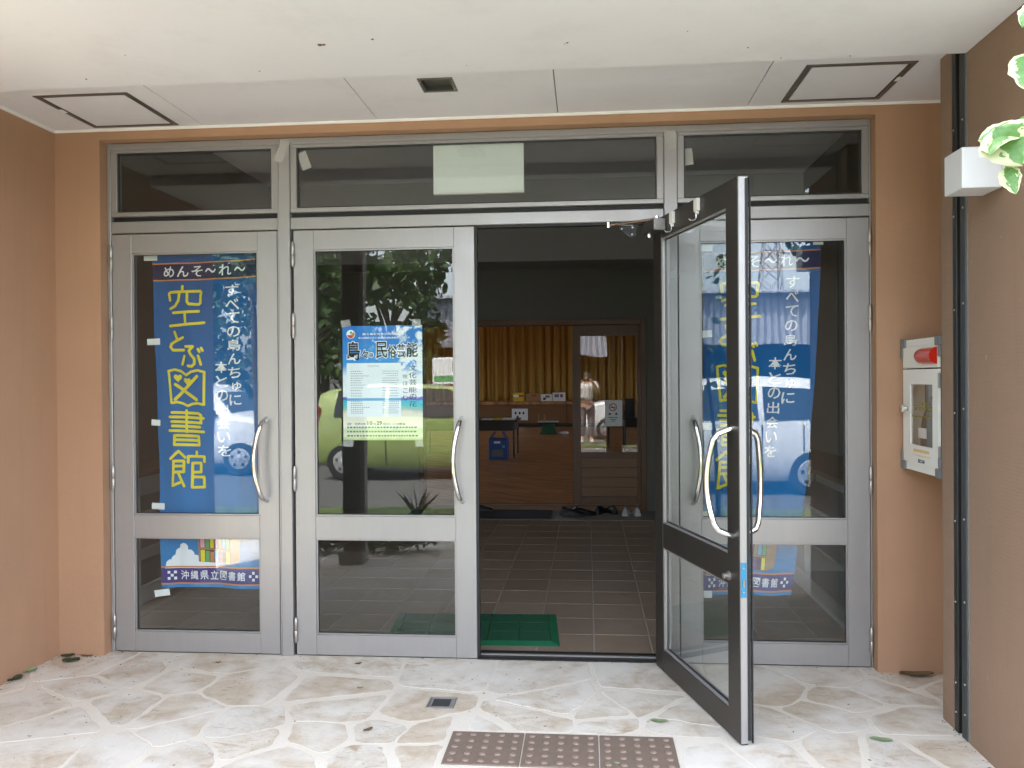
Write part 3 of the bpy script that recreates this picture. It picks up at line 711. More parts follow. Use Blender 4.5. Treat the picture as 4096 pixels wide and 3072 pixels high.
# ------------------------------------------------------------------ banners behind the glass
BW, BH, KV, KU = 0.575, 1.775, 1.0186, 1.013
def make_banner(label, where, x0, ztop, shear, shrink, curl, lean):
    """where: base y; the sheet hangs from ztop, x0 is its top left corner"""
    root = thing('hanging_banner', label, 'banner', (x0+BW/2, where, ztop-BH*KV), 'banners hung behind the doors')
    def mp(layer):
        def f(U, Vn):
            t = Vn/BH; u = U/BW
            x = x0 + shear*t + U*KU*(1-shrink*t*t)
            y = where + 0.010*math.sin(u*7+t*5)*(0.4+t) + 0.006*math.sin(u*17-t*9+1) + 0.004*math.sin(t*21+u*3) + 0.0016*math.sin(u*46+t*7) + curl*u*u*t - 0.0014*layer
            z = ztop - Vn*KV + 0.010*math.sin(u*5.0+1.2)*(1-abs(2*t-1)) + 0.016*u*u*(1-t)*lean
            return (x, y, z)
        return f
    m0 = mp(0)
    mb = MB().grid(lambda u, v: m0(u*BW, (1-v)*BH), 24, 70)
    build('cloth', mb, 'banner_blue', root, smooth=True)
    def strip(name, v0, v1, mat, layer, u0=0.0, u1=BW, n=24):
        f = mp(layer); q = MB().grid(lambda a, b: f(u0+(u1-u0)*a, v0+(v1-v0)*b), n, max(1, int((v1-v0)/0.03))); return build(name, q, mat, root, smooth=True)
    strip('navy_band', 0.052, 0.138, 'print_navy', 1)
    for v in (0.047, 0.136): strip('orange_stripe', v, v+0.007, 'print_orange', 2)
    strip('purple_band', 1.668, 1.752, 'print_purple', 1)
    for v in (1.662, 1.750): strip('orange_stripe', v, v+0.008, 'print_orange', 2)
    L = MB(); f3 = mp(3); F = lambda x, y: f3(x, -y)
    for k, ch in enumerate('めんそ〜れ〜'):
        a = 0.060+k*0.079; h = 0.026 if ch == '〜' else 0.058
        fit_text(L, ch, a, a+0.064, -0.095-h/2, -0.095+h/2, F, 0.012)
    build('lettering', L, 'print_white', root)
    Y = MB()
    # the book shaped character: outline of an open book, two hearts, a cross
    def stroke(p, w):
        for (a, b) in zip(p, p[1:]):
            dx, dy = b[0]-a[0], b[1]-a[1]; n = math.hypot(dx, dy) or 1; ex, ey = dx/n*w/2, dy/n*w/2
            ns_ = max(1, int(n/0.015))
            for k in range(ns_):
                c = (a[0]+dx*k/ns_, a[1]+dy*k/ns_); d = (a[0]+dx*(k+1)/ns_, a[1]+dy*(k+1)/ns_)
                Y.poly([f3(x, v) for x, v in ((c[0]-ey, c[1]+ex), (d[0]-ey, d[1]+ex), (d[0]+ey, d[1]-ex), (c[0]+ey, c[1]-ex))])
        for (a, b) in p:
            Y.poly([f3(a+w/2*math.cos(2*PI*i/10), b+w/2*math.sin(2*PI*i/10)) for i in range(10)])
    def g4(p): return [((216+.2604*x-(327+25*(486+.2604*y-551)/719))/390, (486+.2604*y-551)/405) for x, y in p]
    def g5(p): return [((216+.358*x-(327+25*(864+.358*y-551)/719))/390, (864+.358*y-551)/405) for x, y in p]
    for p in ([(687,520),(687,562)], [(578,635),(568,580),(580,568),(835,562),(843,572),(838,605)], [(662,580),(655,640),(625,685),(582,705)], [(728,575),(730,650),(745,668),(825,672),(838,658),(838,622)], [(608,740),(825,728)], [(712,745),(717,830)], [(580,850),(868,822)],
              None, [(618,900),(640,960)], [(692,945),(635,972),(590,1000),(580,1025),(602,1052),(700,1050)],
              None, [(715,1020),(778,1018),(745,1055),(760,1085),(790,1120),(792,1160),(768,1184),(735,1180)], [(702,1100),(682,1170)], [(822,1095),(846,1165)], [(820,1040),(832,1060)], [(846,1030),(857,1050)], None):
        if p is None: build('title_letter', Y, 'print_yellow', root); Y = MB()
        else: stroke(g4(p), 0.0145)
    for p in ([(530,72),(530,200)], [(442,88),(605,85),(620,95),(620,142)], [(430,115),(634,112)], [(442,143),(620,141)], [(446,169),(612,167)], [(430,197),(634,194)], [(460,225),(602,223),(604,276),(458,280),(460,225)], [(462,251),(602,249)],
              None, [(432,366),(482,318),(520,354)], [(456,378),(514,376),(514,440),(456,444)], [(456,408),(514,406)], [(452,378),(447,512)], [(446,525),(502,500)], [(482,452),(518,525)], [(586,318),(586,342)], [(538,384),(538,347),(632,344),(633,374)], [(562,386),(562,532)], [(562,386),(612,384),(612,438),(564,442)], [(564,470),(630,468),(632,528),(566,532)], None):
        if p is None: build('title_letter', Y, 'print_yellow', root); Y = MB()
        else: stroke(g5(p), 0.0145)
    bk = [(.070, .628), (.105, .620), (.140, .628), (.172, .648), (.204, .628), (.240, .620), (.276, .628), (.272, .800), (.238, .794), (.205, .800), (.180, .812), (.150, .800), (.118, .794), (.088, .800), (.070, .628)]
    stroke(bk, 0.013); stroke([(.108, .700), (.232, .776)], 0.017); stroke([(.236, .652), (.108, .780)], 0.017)
    for (hx, hv, s) in ((.122, .664, .024), (.178, .680, .022)):
        pts = []
        for i in range(20):
            a = 2*PI*i/20; px = 16*math.sin(a)**3; py = 13*math.cos(a)-5*math.cos(2*a)-2*math.cos(3*a)-math.cos(4*a); pts.append(f3(hx+px/16*s, hv-py/16*s))
        Y.poly(pts)
    build('title_letter', Y, 'print_yellow', root)
    W = MB(); s1 = 'すべての島んちゅに'; st = .642/len(s1)
    for k, ch in enumerate(s1):
        sm = 0.75 if ch == 'ゅ' else 1.0; c = .168+st*(k+.5); h = st*.80*sm; xm = .440+(0.010 if sm < 1 else 0)
        fit_text(W, ch, xm-.034*sm, xm+.034*sm, -c-h/2, -c+h/2, F, 0.012)
    build('slogan_lettering', W, 'print_white', root); W = MB()
    s2 = '本との出会いを'; st = .515/len(s2)
    for k, ch in enumerate(s2):
        c = .565+st*(k+.5); h = st*.80; xm = .366
        fit_text(W, ch, xm-.034, xm+.034, -c-h/2, -c+h/2, F, 0.012)
    build('slogan_lettering', W, 'print_white', root); W = MB()
    s3 = '沖縄県立図書館'
    for k, ch in enumerate(s3):
        a = .102+k*.0545; fit_text(W, ch, a, a+.044, -1.733, -1.686, F, 0.012)
    build('name_lettering', W, 'print_white', root)
    for cx in (.058, .518):
        W = MB()   # small woven pattern marks at both ends of the band
        for dx, dv in ((-.016, -.016), (.016, -.016), (-.016, .016), (.016, .016), (0, 0)) if cx < .3 else ((-.018, 0), (.018, 0), (0, -.018), (0, .018)):
            W.poly([f3(cx+dx+a*.007, 1.710+dv+b*.007) for a, b in ((-1, -1), (1, -1), (1, 1), (-1, 1))])
        build('pattern_mark', W, 'print_white', root)
    # printed cloud and bookcase
    Cl = MB(); f1 = mp(1.4)
    out = [(.02, 1.672)]
    for (cx, cv, r) in ((.055, 1.655, .03), (.085, 1.630, .03), (.105, 1.592, .026), (.128, 1.562, .024), (.155, 1.600, .028), (.185, 1.630, .03), (.225, 1.642, .03), (.27, 1.655, .028)):
        for i in range(5):
            a = PI*1.05-(i/4)*PI*0.95; out.append((cx+r*math.cos(a), cv-r*math.sin(a)))
    out.append((.305, 1.672))
    for (a, b), (c, d) in zip(out, out[1:]):
        if c > a: Cl.poly([f1(a, b), f1(c, d), f1(c, 1.673), f1(a, 1.673)])
    build('printed_cloud', Cl, 'print_white', root)
    def q(u0, v0, u1, v1, sk, layer, mb):
        f = mp(layer); return mb.grid(lambda a, b: f(u0+(u1-u0)*a, v0+(v1-v0)*b+sk*a), max(1, int((u1-u0)/.02)), max(1, int((v1-v0)/.03)))
    bc = build('printed_bookcase', q(.205, 1.41, .395, 1.638, .012, 2, MB()), 'print_brown', root)
    build('case_side', MB().grid(lambda a, b: mp(2)(.396+(.056-.012*b)*a, 1.422+.228*b-.018*a), 3, 8), 'print_brown', bc)
    for v in (1.422, 1.498, 1.573): build('case_shelf', q(.214, v, .386, v+.066, .012, 2.6, MB()), 'print_darkbrown', bc)
    cols = ['print_yellow', 'print_green', 'print_orange', 'print_sky', 'print_violet', 'print_navy', 'print_yellow', 'print_pink', 'print_green', 'print_yellow', 'print_violet', 'print_brown', 'print_sky', 'print_green']
    for r, v in enumerate((1.424, 1.500, 1.575)):
        for k in range(7):
            u = .217+k*.0242; dv = .012*(u-.205)/.19
            build('printed_book', q(u, v+dv+.004*(k % 3), u+.0205, v+.062+dv, .001, 3.2, MB()), cols[(r*7+k) % 14], bc)
    return root, m0
bL, mL = make_banner('blue cloth banner with yellow lettering hanging behind the left door beside the brown wall', 0.072, -1.777, 2.143, 0.048, 0.02, 0.0, 1.0)
bR, mR = make_banner('blue cloth banner partly hidden behind the open leaf, its lower corner curling away', 0.075, 1.180, 2.140, -0.02, 0.22, 0.05, 0.6)

def tab(mf, u, v, w, h, rot, label, name='tape_tab'):
    c = mf(u, v); mb = MB(); ca, sa = math.cos(rot), math.sin(rot)
    mb.prism([(c[0]+x*ca-z*sa, c[2]+x*sa+z*ca) for x, z in ((-w/2, -h/2), (w/2, -h/2), (w/2, h/2), (-w/2, h/2))], 1, c[1]-0.008, c[1]-0.0062)
    return tag(build(name, mb, 'paper_white'), label, 'tape', 'white tabs along the banners')
for u, v, w, h, r, lb in ((-.005, .018, .075, .030, 0, 'white tape tab at the top corner of the left banner, by the wall'),
                          (-.002, .47, .072, .034, .03, 'white tape tab on the left banner, second from the top'),
                          (-.008, .905, .050, .032, -.05, 'white tape tab on the left banner, third from the top'),
                          (-.005, 1.345, .072, .034, -.04, 'white tape tab on the left banner, just above the middle rail'),
                          (.005, 1.80, .085, .036, .14, 'white tape tab at the bottom corner of the left banner'),
                          (.54, .012, .045, .022, 0, 'white tape tab at the top of the left banner, by the handle side')):
    tab(mL, u, v, w, h, r, lb)
for u, v, w, h, r, lb in ((.005, .018, .075, .042, 0, 'pale tape tab at the top corner of the banner behind the open leaf'),
                          (.012, .46, .06, .036, .06, 'white tape tab on the half hidden banner, second from the top'),
                          (.012, .93, .066, .036, 0, 'white tape tab on the half hidden banner, level with the handles'),
                          (.012, 1.37, .062, .036, .02, 'white tape tab on the half hidden banner, just above the middle rail'),
                          (.56, .012, .05, .03, 0, 'white tape tab at the outer top corner of the half hidden banner'),
                          (.02, 1.765, .06, .036, 0, 'white tape tab at the bottom of the half hidden banner')):
    tab(mR, u, v, w, h, r, lb)

# ------------------------------------------------------------------ event poster
PX0, PX1, PZ0, PZ1, PY = -0.708, -0.282, 1.136, 1.738, 0.0305
post = thing('event_poster', 'colourful sky and sea event poster taped inside the door glass', 'poster', ((PX0+PX1)/2, PY, PZ0))
PWm, PHm = PX1-PX0, PZ1-PZ0
def pp(layer): return lambda x, y: (PX0+x*PWm, PY-0.0005*layer, PZ0+y*PHm)
build('poster_sheet', MB().grid(lambda u, v: pp(0)(u, v), 2, 2), 'poster_print', post)
f = pp(1); build('programme_panel', MB().poly([f(.05, .205), f(.73, .205), f(.73, .675), f(.05, .675)]), 'print_panel', post)
f = pp(1); build('sea_strip', MB().poly([pp(1.3)(.05, .345), pp(1.3)(.73, .345), pp(1.3)(.73, .368), pp(1.3)(.05, .368)]), 'print_violet' if False else 'print_sky', post)
T = MB(); f = pp(2.0); fit_text(T, 'プログラム', .31, .46, .640, .655, f, .01)
rr = random.Random(5)
for (ya, yb, n) in ((.48, .60, 7), (.385, .455, 4), (.235, .335, 7)):
    for k in range(n):
        y = yb-(yb-ya)*k/(n-1); h = .0055
        for (xa, xb) in ((.10, .24), (.50, .69)) if rr.random() < .85 else ((.10, .32), (.55, .69)):
            x = xa
            while x < xb:
                w = rr.uniform(.010, .018); T.poly([f(x, y), f(x+w, y), f(x+w, y+h), f(x, y+h)]); x += w+.009
build('programme_text', T, 'ink_grey', post)
def outlined(body_boxes, name):
    a = MB(); b = MB()
    for ch, x0, x1, y0, y1 in body_boxes:
        dx, dy = .016, .010
        fit_text(a, ch, x0-dx*.6, x1+dx*.6, y0-dy*.7, y1+dy*.7, pp(2.0), .05); fit_text(b, ch, x0, x1, y0, y1, pp(3.2), .015)
    o = build(name+'_outline', a, 'print_outline', post); build(name, b, 'ink_black', post)
outlined([('島', .06, .22, .70, .865), ('々', .235, .325, .715, .79), ('の', .335, .385, .725, .765), ('民', .42, .565, .715, .86), ('俗', .57, .675, .72, .83), ('芸', .685, .79, .72, .84), ('能', .80, .945, .725, .85)], 'title_lettering')
T = MB(); f = pp(2.2)
for k, ch in enumerate('文化芸能の花'):
    fit_text(T, ch, .835-.006*(k % 2), .925, .605-k*.063, .655-k*.063, f, .0)
for k, ch in enumerate('咲ほこり'):
    fit_text(T, ch, .755, .815, .535-k*.062, .575-k*.062, f, .0)
build('calligraphy', T, 'ink_black', post)
T = MB(); fit_text(T, '美ら島おきなわ文化祭2022', .25, .80, .918, .938, pp(2), .02); fit_text(T, '第37回国民文化祭 第22回全国障害者芸術・文化祭', .20, .85, .886, .903, pp(2), .02)
build('heading_lettering', T, 'print_outline', post)
T = MB(); f = pp(2.2)
fit_text(T, '日時', .05, .105, .132, .152, f, .02); fit_text(T, '令和4年', .14, .285, .132, .152, f, .02); fit_text(T, '10', .305, .37, .132, .168, f, .04); fit_text(T, '月', .375, .41, .132, .150, f, .02); fit_text(T, '29', .42, .49, .132, .168, f, .04)
fit_text(T, '日(土)', .50, .60, .132, .152, f, .02); fit_text(T, '11:30開会', .625, .785, .132, .152, f, .02)
for y in (.105, .068, .032):
    x = .05
    while x < .92:
        w = rr.uniform(.018, .034); T.poly([f(x, y), f(x+w, y), f(x+w, y+.014), f(x, y+.014)]); x += w+.012
build('date_lettering', T, 'ink_grey', post)
em = MB(); f = pp(2); em.poly([f(.105+.055*math.cos(2*PI*i/20), .928+.039*math.sin(2*PI*i/20)) for i in range(20)]); e = build('round_emblem', em, 'print_outline', post)
for mat, a0, a1, lay in (('print_red', 190, 300, 2.6), ('print_orange', 300, 400, 2.6)):
    f = pp(lay); build('emblem_segment', MB().poly([f(.105, .922)]+[f(.105+.048*math.cos(math.radians(a0+(a1-a0)*i/8)), .928+.034*math.sin(math.radians(a0+(a1-a0)*i/8))) for i in range(9)]), mat, e)
f = pp(2.8); build('emblem_segment', MB().poly([f(.108+.016*math.cos(2*PI*i/12), .943+.0115*math.sin(2*PI*i/12)) for i in range(12)]), 'print_green', e)
def tape(x, y, z, w, h, rot, label, mat='tape'):
    ca, sa = math.cos(rot), math.sin(rot)
    mb = MB().prism([(x+a*ca-b*sa, z+a*sa+b*ca) for a, b in ((-w/2, -h/2), (w/2, -h/2), (w/2, h/2), (-w/2, h/2))], 1, y-0.0006, y)
    return tag(build('tape_strip', mb, mat), label, 'tape', 'strips of clear tape')
tape(-.690, .0285, 1.752, .05, .036, .18, 'clear tape strip at the poster corner nearest its round emblem'); tape(-.312, .0285, 1.752, .048, .036, 0, 'clear tape strip at the upper poster corner by the dark doorway')
tape(-.682, .0285, 1.120, .055, .036, -.05, 'clear tape strip at the lower poster corner by the door hinges'); tape(-.302, .0285, 1.120, .042, .036, .06, 'clear tape strip at the lower poster corner by the door handle')
tape(-1.012, -.0115, 2.66, .05, .125, -.38, 'crumpled clear tape strip on the top of the mullion between the closed doors'); tape(-.905, .025, 2.615, .05, .095, .35, 'tilted clear tape strip on the wide transom glass next to the mullion')
tape(1.004, -.0066, 2.655, .062, .09, .02, 'clear tape strip across the top of the mullion above the open leaf'); tape(1.093, .025, 2.575, .052, .085, .1, 'clear tape strip on the transom glass above the open leaf')
# white board behind the wide transom window
sb = thing('sign_board', 'blank white sign board behind the wide transom glass', 'sign', (0.017, 0.07, 2.44))
build('board', MB().box(-.222, .256, .062, .085, 2.436, 2.70), 'sign_white', sb, bevel=.002)
build('board_edge', MB().box(-.222, .256, .058, .088, 2.426, 2.4355), 'trim_white', sb, bevel=.002)

# ------------------------------------------------------------------ porch fittings
dl = thing('recessed_downlight', 'square dark recessed downlight in the white porch soffit', 'light', ((dlx[0]+dlx[1])/2, -.548, Z1))
build('rim', MB().ring(dlx, (dlx[0]+.016, dlx[1]-.016, dlx[2]+.016, dlx[3]-.016), Z1-.005, Z1+.012), 'hatch_metal', dl, bevel=.0015)
hs = MB(); a, b, c, d = dlx[0]+.0165, dlx[1]-.0165, dlx[2]+.0165, dlx[3]-.0165
hs.poly([(a, c, Z1), (a, d, Z1), (a, d, Z1+.09), (a, c, Z1+.09)]); hs.poly([(b, c, Z1), (b, d, Z1), (b, d, Z1+.09), (b, c, Z1+.09)]); hs.poly([(a, c, Z1), (b, c, Z1), (b, c, Z1+.09), (a, c, Z1+.09)]); hs.poly([(a, d, Z1), (b, d, Z1), (b, d, Z1+.09), (a, d, Z1+.09)]); hs.poly([(a, c, Z1+.09), (b, c, Z1+.09), (b, d, Z1+.09), (a, d, Z1+.09)])
build('housing', hs, 'joint_grey', dl)
build('lens', MB().box(a+.002, b-.002, c+.002, d-.002, Z1+.020, Z1+.024), 'glass_inner', dl)
build('bulb', MB().lathe([(.012, 0), (.03, .01), (.034, .03), (.015, .06)], ((a+b)/2, (c+d)/2, Z1+.028), 2, 12), 'lamp_white', dl, smooth=True)
for (x, y) in ((a-.008, c+.02), (b+.008, d-.02)): build('screw', MB().lathe([(.003, -.002), (.004, 0)], (x, y, Z1-.005), 2, 8), 'steel', dl)

wlm = thing('wall_lamp', 'white cube wall lamp on the porch side wall behind the variegated leaves', 'lamp', (2.0, -1.10, 2.125))
build('shade', MB().box(1.918, 2.058, -1.180, -1.028, 2.125, 2.272), 'lamp_white', wlm, bevel=.004, seg=2)
build('mounting_plate', MB().box(2.0582, 2.0698, -1.170, -1.038, 2.135, 2.262), 'trim_white', wlm)

aed = thing('defibrillator_cabinet', 'ivory wall cabinet with red beacon, window and grey corner guards', 'cabinet', (2.2, -.31, 1.01))
AX, AY0, AY1, AZ0, AZ1 = 2.10, -.530, -.085, 1.012, 1.622
body = MB(); body.box(AX+.012, 2.2995, AY0, AY1, AZ0, AZ0+.02); body.box(AX+.012, 2.2995, AY0, AY1, AZ1-.02, AZ1); body.box(AX+.012, 2.2995, AY0, AY0+.015, AZ0+.02, AZ1-.02); body.box(AX+.012, 2.2995, AY1-.015, AY1, AZ0+.02, AZ1-.02); body.box(2.285, 2.2995, AY0+.015, AY1-.015, AZ0+.02, AZ1-.02)
build('cabinet_body', body, 'aed_ivory', aed)
build('inner_back', MB().box(2.20, 2.21, AY0+.016, AY1-.016, AZ0+.021, AZ1-.021), 'aed_back', aed)
def ringx(x0, x1, o, i):   # frame in the y-z plane
    m = MB().ring(o, i, x0, x1); m.v = [(p[2], p[0], p[1]) for p in m.v]; return m
wy0, wy1, wz0, wz1 = -.444, -.188, 1.131, 1.414
dr = build('cabinet_door', ringx(AX, AX+.0118, (AY0+.022, AY1-.012, AZ0+.035, 1.484), (wy0, wy1, wz0, wz1)), 'aed_ivory', aed, bevel=.0012)
build('window_pane', MB().box(AX+.004, AX+.008, wy0+.0005, wy1-.0005, wz0+.0005, wz1-.0005), 'glass_inner', dr)
wl_ = MB(); rr = random.Random(9)
for z, h, ya, yb in ((1.318, .014, -.27, -.40), (1.292, .016, -.235, -.42), (1.262, .008, -.20, -.44)):
    y = ya
    while y > yb: w = rr.uniform(.008, .014); wl_.poly([(AX+.0035, y, z), (AX+.0035, y-w, z), (AX+.0035, y-w, z+h), (AX+.0035, y, z+h)]); y -= w+.006
build('window_lettering', wl_, 'print_ochre', dr)
ol = MB()
for z, h, ya, yb in ((1.100, .014, -.23, -.40),):
    y = ya
    while y > yb: w = rr.uniform(.012, .016); ol.poly([(AX-.0006, y, z), (AX-.0006, y-w, z), (AX-.0006, y-w, z+h), (AX-.0006, y, z+h)]); y -= w+.004
fit_text(ol, 'For emergency use only', 0, .20, 0, .010, lambda x, y: (AX-.0006, -.22-x, 1.080+y), .02)
build('door_lettering', ol, 'print_amber', dr)
sm = MB(); fit_text(sm, 'SECOM', 0, .075, 0, .017, lambda x, y: (AX-.0006, -.28-x, 1.052+y), .05); build('maker_lettering', sm, 'print_navy', dr)
tp = build('beacon_panel', MB().box(AX, AX+.0118, AY0+.022, AY1-.012, 1.490, AZ1-.030), 'aed_ivory', aed, bevel=.0015)
build('top_rail', MB().box(AX+.002, AX+.0119, AY0+.045, AY1-.045, AZ1-.0295, AZ1+.002), 'aed_ivory', aed); build('bottom_rail', MB().box(AX+.002, AX+.0119, AY0+.045, AY1-.045, AZ0-.002, AZ0+.0345), 'aed_ivory', aed)
bc = MB()   # half capsule: round far end, cut end towards the porch
nb = 12
prev = None
for i in range(9):
    t = i/8
    if t < .5: a = (1-t/.5)*PI/2; y = -.28-.075+.075*math.sin(a)*1.0; r = .037*math.cos(a)+.0005
    else: y = -.355-(t-.5)/.5*.145; r = .037
    ringp = [(AX-.001-r*math.sin(PI*j/nb)*.95, y, 1.543+r*math.cos(PI*j/nb)) for j in range(nb+1)]
    k = len(bc.v); bc.v += ringp
    if prev is not None:
        for j in range(nb): bc.f.append((prev+j, prev+j+1, k+j+1, k+j))
    prev = k
bc.f.append(tuple(prev+j for j in range(nb+1)))
build('beacon', bc, 'beacon_red', aed, smooth=True, angle=50)
for yy, s in ((AY0, 1), (AY1, -1)):
    for zz, q in ((AZ0, 1), (AZ1, -1)):
        m = MB(); ya, yb = sorted((yy-s*.008, yy+s*.05)); za, zb = sorted((zz-q*.008, zz+q*.035)); m.box(AX-.006, AX+.06, ya, yb, za, zb)
        ya, yb = sorted((yy-s*.0082, yy+s*.018)); za, zb = sorted((zz+q*.0352, zz+q*.085)); m.box(AX-.0058, AX+.06, ya, yb, za, zb)
        build('corner_guard', m, 'aed_grey', aed, bevel=.004)
lk = build('cabinet_lock', MB().lathe([(.016, -.022), (.019, -.02), (.019, 0)], (AX, -.118, 1.297), 0, 14), 'chrome', aed, smooth=True, angle=40)
build('lock_tongue', MB().box(AX-.006, AX-.0005, -.165, -.135, 1.288, 1.306), 'steel', lk)
for z0 in (1.40, 1.08): build('hinge', MB().box(AX-.003, AX+.008, AY0+.006, AY0+.0215, z0, z0+.065), 'aluminium', aed, bevel=.002)
bag = MB(); bag.lathe([(.02, 0), (.09, .012), (.115, .06), (.118, .12), (.10, .18), (.07, .215), (.03, .235)], (2.158, -.305, 1.045), 2, 18); bag.xf(lambda p: Vector((2.158+(p.x-2.158)*.34, -.305+(p.y+.305)*.95, 1.045+(p.z-1.045)*1.15)))
bg_ = build('carry_bag', bag, 'bag_dark', aed, smooth=True)
build('bag_handle', MB().tube([(2.155, -.35, 1.29), (2.152, -.34, 1.33), (2.152, -.31, 1.352), (2.152, -.285, 1.33), (2.155, -.28, 1.28)], .007, 8), 'bag_dark', bg_)
build('bag_label', MB().box(2.1148, 2.1172, -.335, -.245, 1.165, 1.212), 'print_outline', bg_)

dc = thing('floor_box_cover', 'small square metal floor box cover set in the stone paving', 'floor cover', (-.083, -.60, 0))
build('frame', MB().ring((-.146, -.022, -.662, -.536), (-.136, -.032, -.652, -.546), -.01, .005), 'steel', dc, bevel=.001)
build('lid', MB().box(-.1355, -.0325, -.6515, -.5465, -.012, .003), 'aluminium', dc, bevel=.001)
build('lid_panel', MB().box(-.124, -.044, -.640, -.558, .0032, .0042), 'joint_grey', dc)
# tactile tiles
tl = [None]*3
dome = MB().lathe([(.0145, 0), (.0125, .0035), (.008, .0048), (.0005, .005)], (0, 0, 0), 2, 10)
dm = None
for k in range(3):
    x0 = TX+k*.3; lab = ('brown tactile paving tile nearest the floor box cover', 'brown tactile paving tile in the middle of the three', 'brown tactile paving tile nearest the open door leaf')[k]
    t = thing('tactile_tile', lab, 'paving tile', (x0+.15, TY-.15, 0), 'row of tactile tiles')
    build('tile_slab', MB().box(x0+.0025, x0+.2975, TY-.2975, TY-.0025, -.03, .004), 'tactile_brown', t, bevel=.002)
    for i in range(5):
        for j in range(5):
            if dm is None:
                dm = build('dome', dome, 'tactile_dome', t, smooth=True); dm.data.transform(Matrix.Translation((x0+.15, TY-.15, 0))); d = dm
            else:
                d = share(dm, t)
            d.location = ((i-2)*.0585, (j-2)*.0585, .004)

# fallen leaves and litter on the paving
def fallen(x, y, L, w, rot, mat, label, curl=.4):
    m = MB(); ca, sa = math.cos(rot), math.sin(rot)
    def fn(u, v):
        t = (u-.5)*L; ww = 1.35*w*math.sin(PI*min(1, max(.02, u*.96+.02)))**.7*(v-.5); z = .002+abs(v-.5)*w*curl*.5+.22*L*curl*(u-.5)**2+.0015*math.sin(u*9)
        return (x+t*ca-ww*sa, y+t*sa+ww*ca, z)
    m.grid(fn, 6, 4); return tag(build('fallen_leaf', m, mat, smooth=True), label, 'leaf', 'leaves fallen on the paving')
fallen(-2.17, -.095, .06, .035, .5, 'leaf_dark', 'small dark curled leaf in the corner where the brown walls meet', .9)
fallen(-2.08, -.080, .08, .02, .0, 'leaf_dry', 'thin dry leaf lying along the foot of the facade near the corner')
fallen(-2.11, -.165, .085, .05, .3, 'leaf_dark', 'dark green leaf just out from the corner of the brown walls', .7)
fallen(-2.225, -.33, .075, .04, 1.1, 'leaf_pale', 'pale green leaf against the foot of the left side wall', .8)
fallen(-2.222, -.44, .08, .045, 1.3, 'leaf_dark', 'dark leaf against the left side wall, closest to the picture edge', .8)
fallen(-1.33, -.135, .03, .012, .4, 'ink_black', 'small black leaf on the paving before the left door')
fallen(-.60, -.105, .036, .016, .45, 'ink_black', 'small black leaf on the paving before the poster door')
fallen(.66, -1.155, .06, .025, .2, 'leaf_pale', 'pale green leaf lying on the tactile tiles')
fallen(.87, -.735, .075, .028, -.1, 'leaf_pale', 'grey green leaf between the tactile tiles and the open door')
fallen(1.735, -.86, .085, .03, -.25, 'leaf_pale', 'pale green leaf on the paving in front of the porch side wall')
fallen(2.155, -.10, .16, .05, .05, 'leaf_dry', 'yellow brown leaf under the ivory cabinet at the wall foot', .9)
fallen(-.34, -.905, .05, .018, .9, 'leaf_dry', 'curled brown leaf on the stones beside the tactile tiles')
fallen(-.50, -.44, .035, .015, .2, 'leaf_pale', 'small pale leaf on the stones between poster door and floor cover')
db = MB(); rr = random.Random(21)
for k in range(270):
    if k < 60: x, y = -2.15+abs(rr.gauss(0, .45)), rr.uniform(-1.1, -.1)
    elif k < 110: x, y = XL+.008+abs(rr.gauss(0, .018)), rr.uniform(-1.2, -.07)
    elif k < 150: x, y = rr.uniform(XL, -OX), YW-.006-abs(rr.gauss(0, .02))
    elif k < 166: x, y = rr.uniform(-1.98, 1.98), -.004-abs(rr.gauss(0, .012))
    elif k < 180: x, y = rr.uniform(OX, 2.28), YW-.006-abs(rr.gauss(0, .03))
    elif k < 196: x, y = XP-.006-abs(rr.gauss(0, .012)), rr.uniform(-1.25, -.62)
    else: x, y = rr.uniform(-2.2, 2.05), rr.uniform(-1.3, -.03)
    a = rr.uniform(0, PI); L = rr.uniform(.0025, .010); w = rr.uniform(.001, .003); ca, sa = math.cos(a), math.sin(a)
    q = [(x+p*ca-r*sa, y+p*sa+r*ca) for p, r in ((-L, 0), (0, w), (L, 0), (0, -w))]
    k0 = len(db.v); db.v += [(p[0], p[1], .0015) for p in q]+[(x, y, .0015+w*1.2)]; db.f += [(k0+i, k0+(i+1) % 4, k0+4) for i in range(4)]
o = build('leaf_litter', db, 'debris'); tag(o, 'scattered brown seeds and leaf bits on the stone paving', 'litter', kind='stuff')

# ------------------------------------------------------------------ entrance hall
HX0, HX1, HY, HZ = -2.75, 2.75, 5.0, 3.50
hw = build('hall_wall', MB().box(HX0-.15, HX0, .14, HY, -.2, HZ+.1), 'wall_hall', bld)
build('hall_wall', MB().box(HX1, HX1+.15, .14, HY, -.2, HZ+.1), 'wall_hall', bld)
IX0, IX1, IZ = -1.30, 1.225, 2.108          # inner doorway incl. frame
build('hall_wall', MB().box(HX0, IX0, HY, HY+.14, -.2, HZ+.1).box(IX1, HX1, HY, HY+.14, -.2, HZ+.1).box(IX0, IX1, HY, HY+.14, IZ, HZ+.1), 'wall_hall', bld)
build('hall_ceiling', MB().box(HX0, HX1, .14, HY, HZ, HZ+.1), 'panel_white', bld)
build('hall_beam', MB().box(HX0, HX1, 4.35, HY-.001, 2.665, HZ-.001), 'ceiling_hall', bld)
hf = struct(build('hall_floor', MB().box(HX0, HX1, .02, HY+.1, -.25, -.003), 'grout'))
tm = None
px, py = .3085, .3235
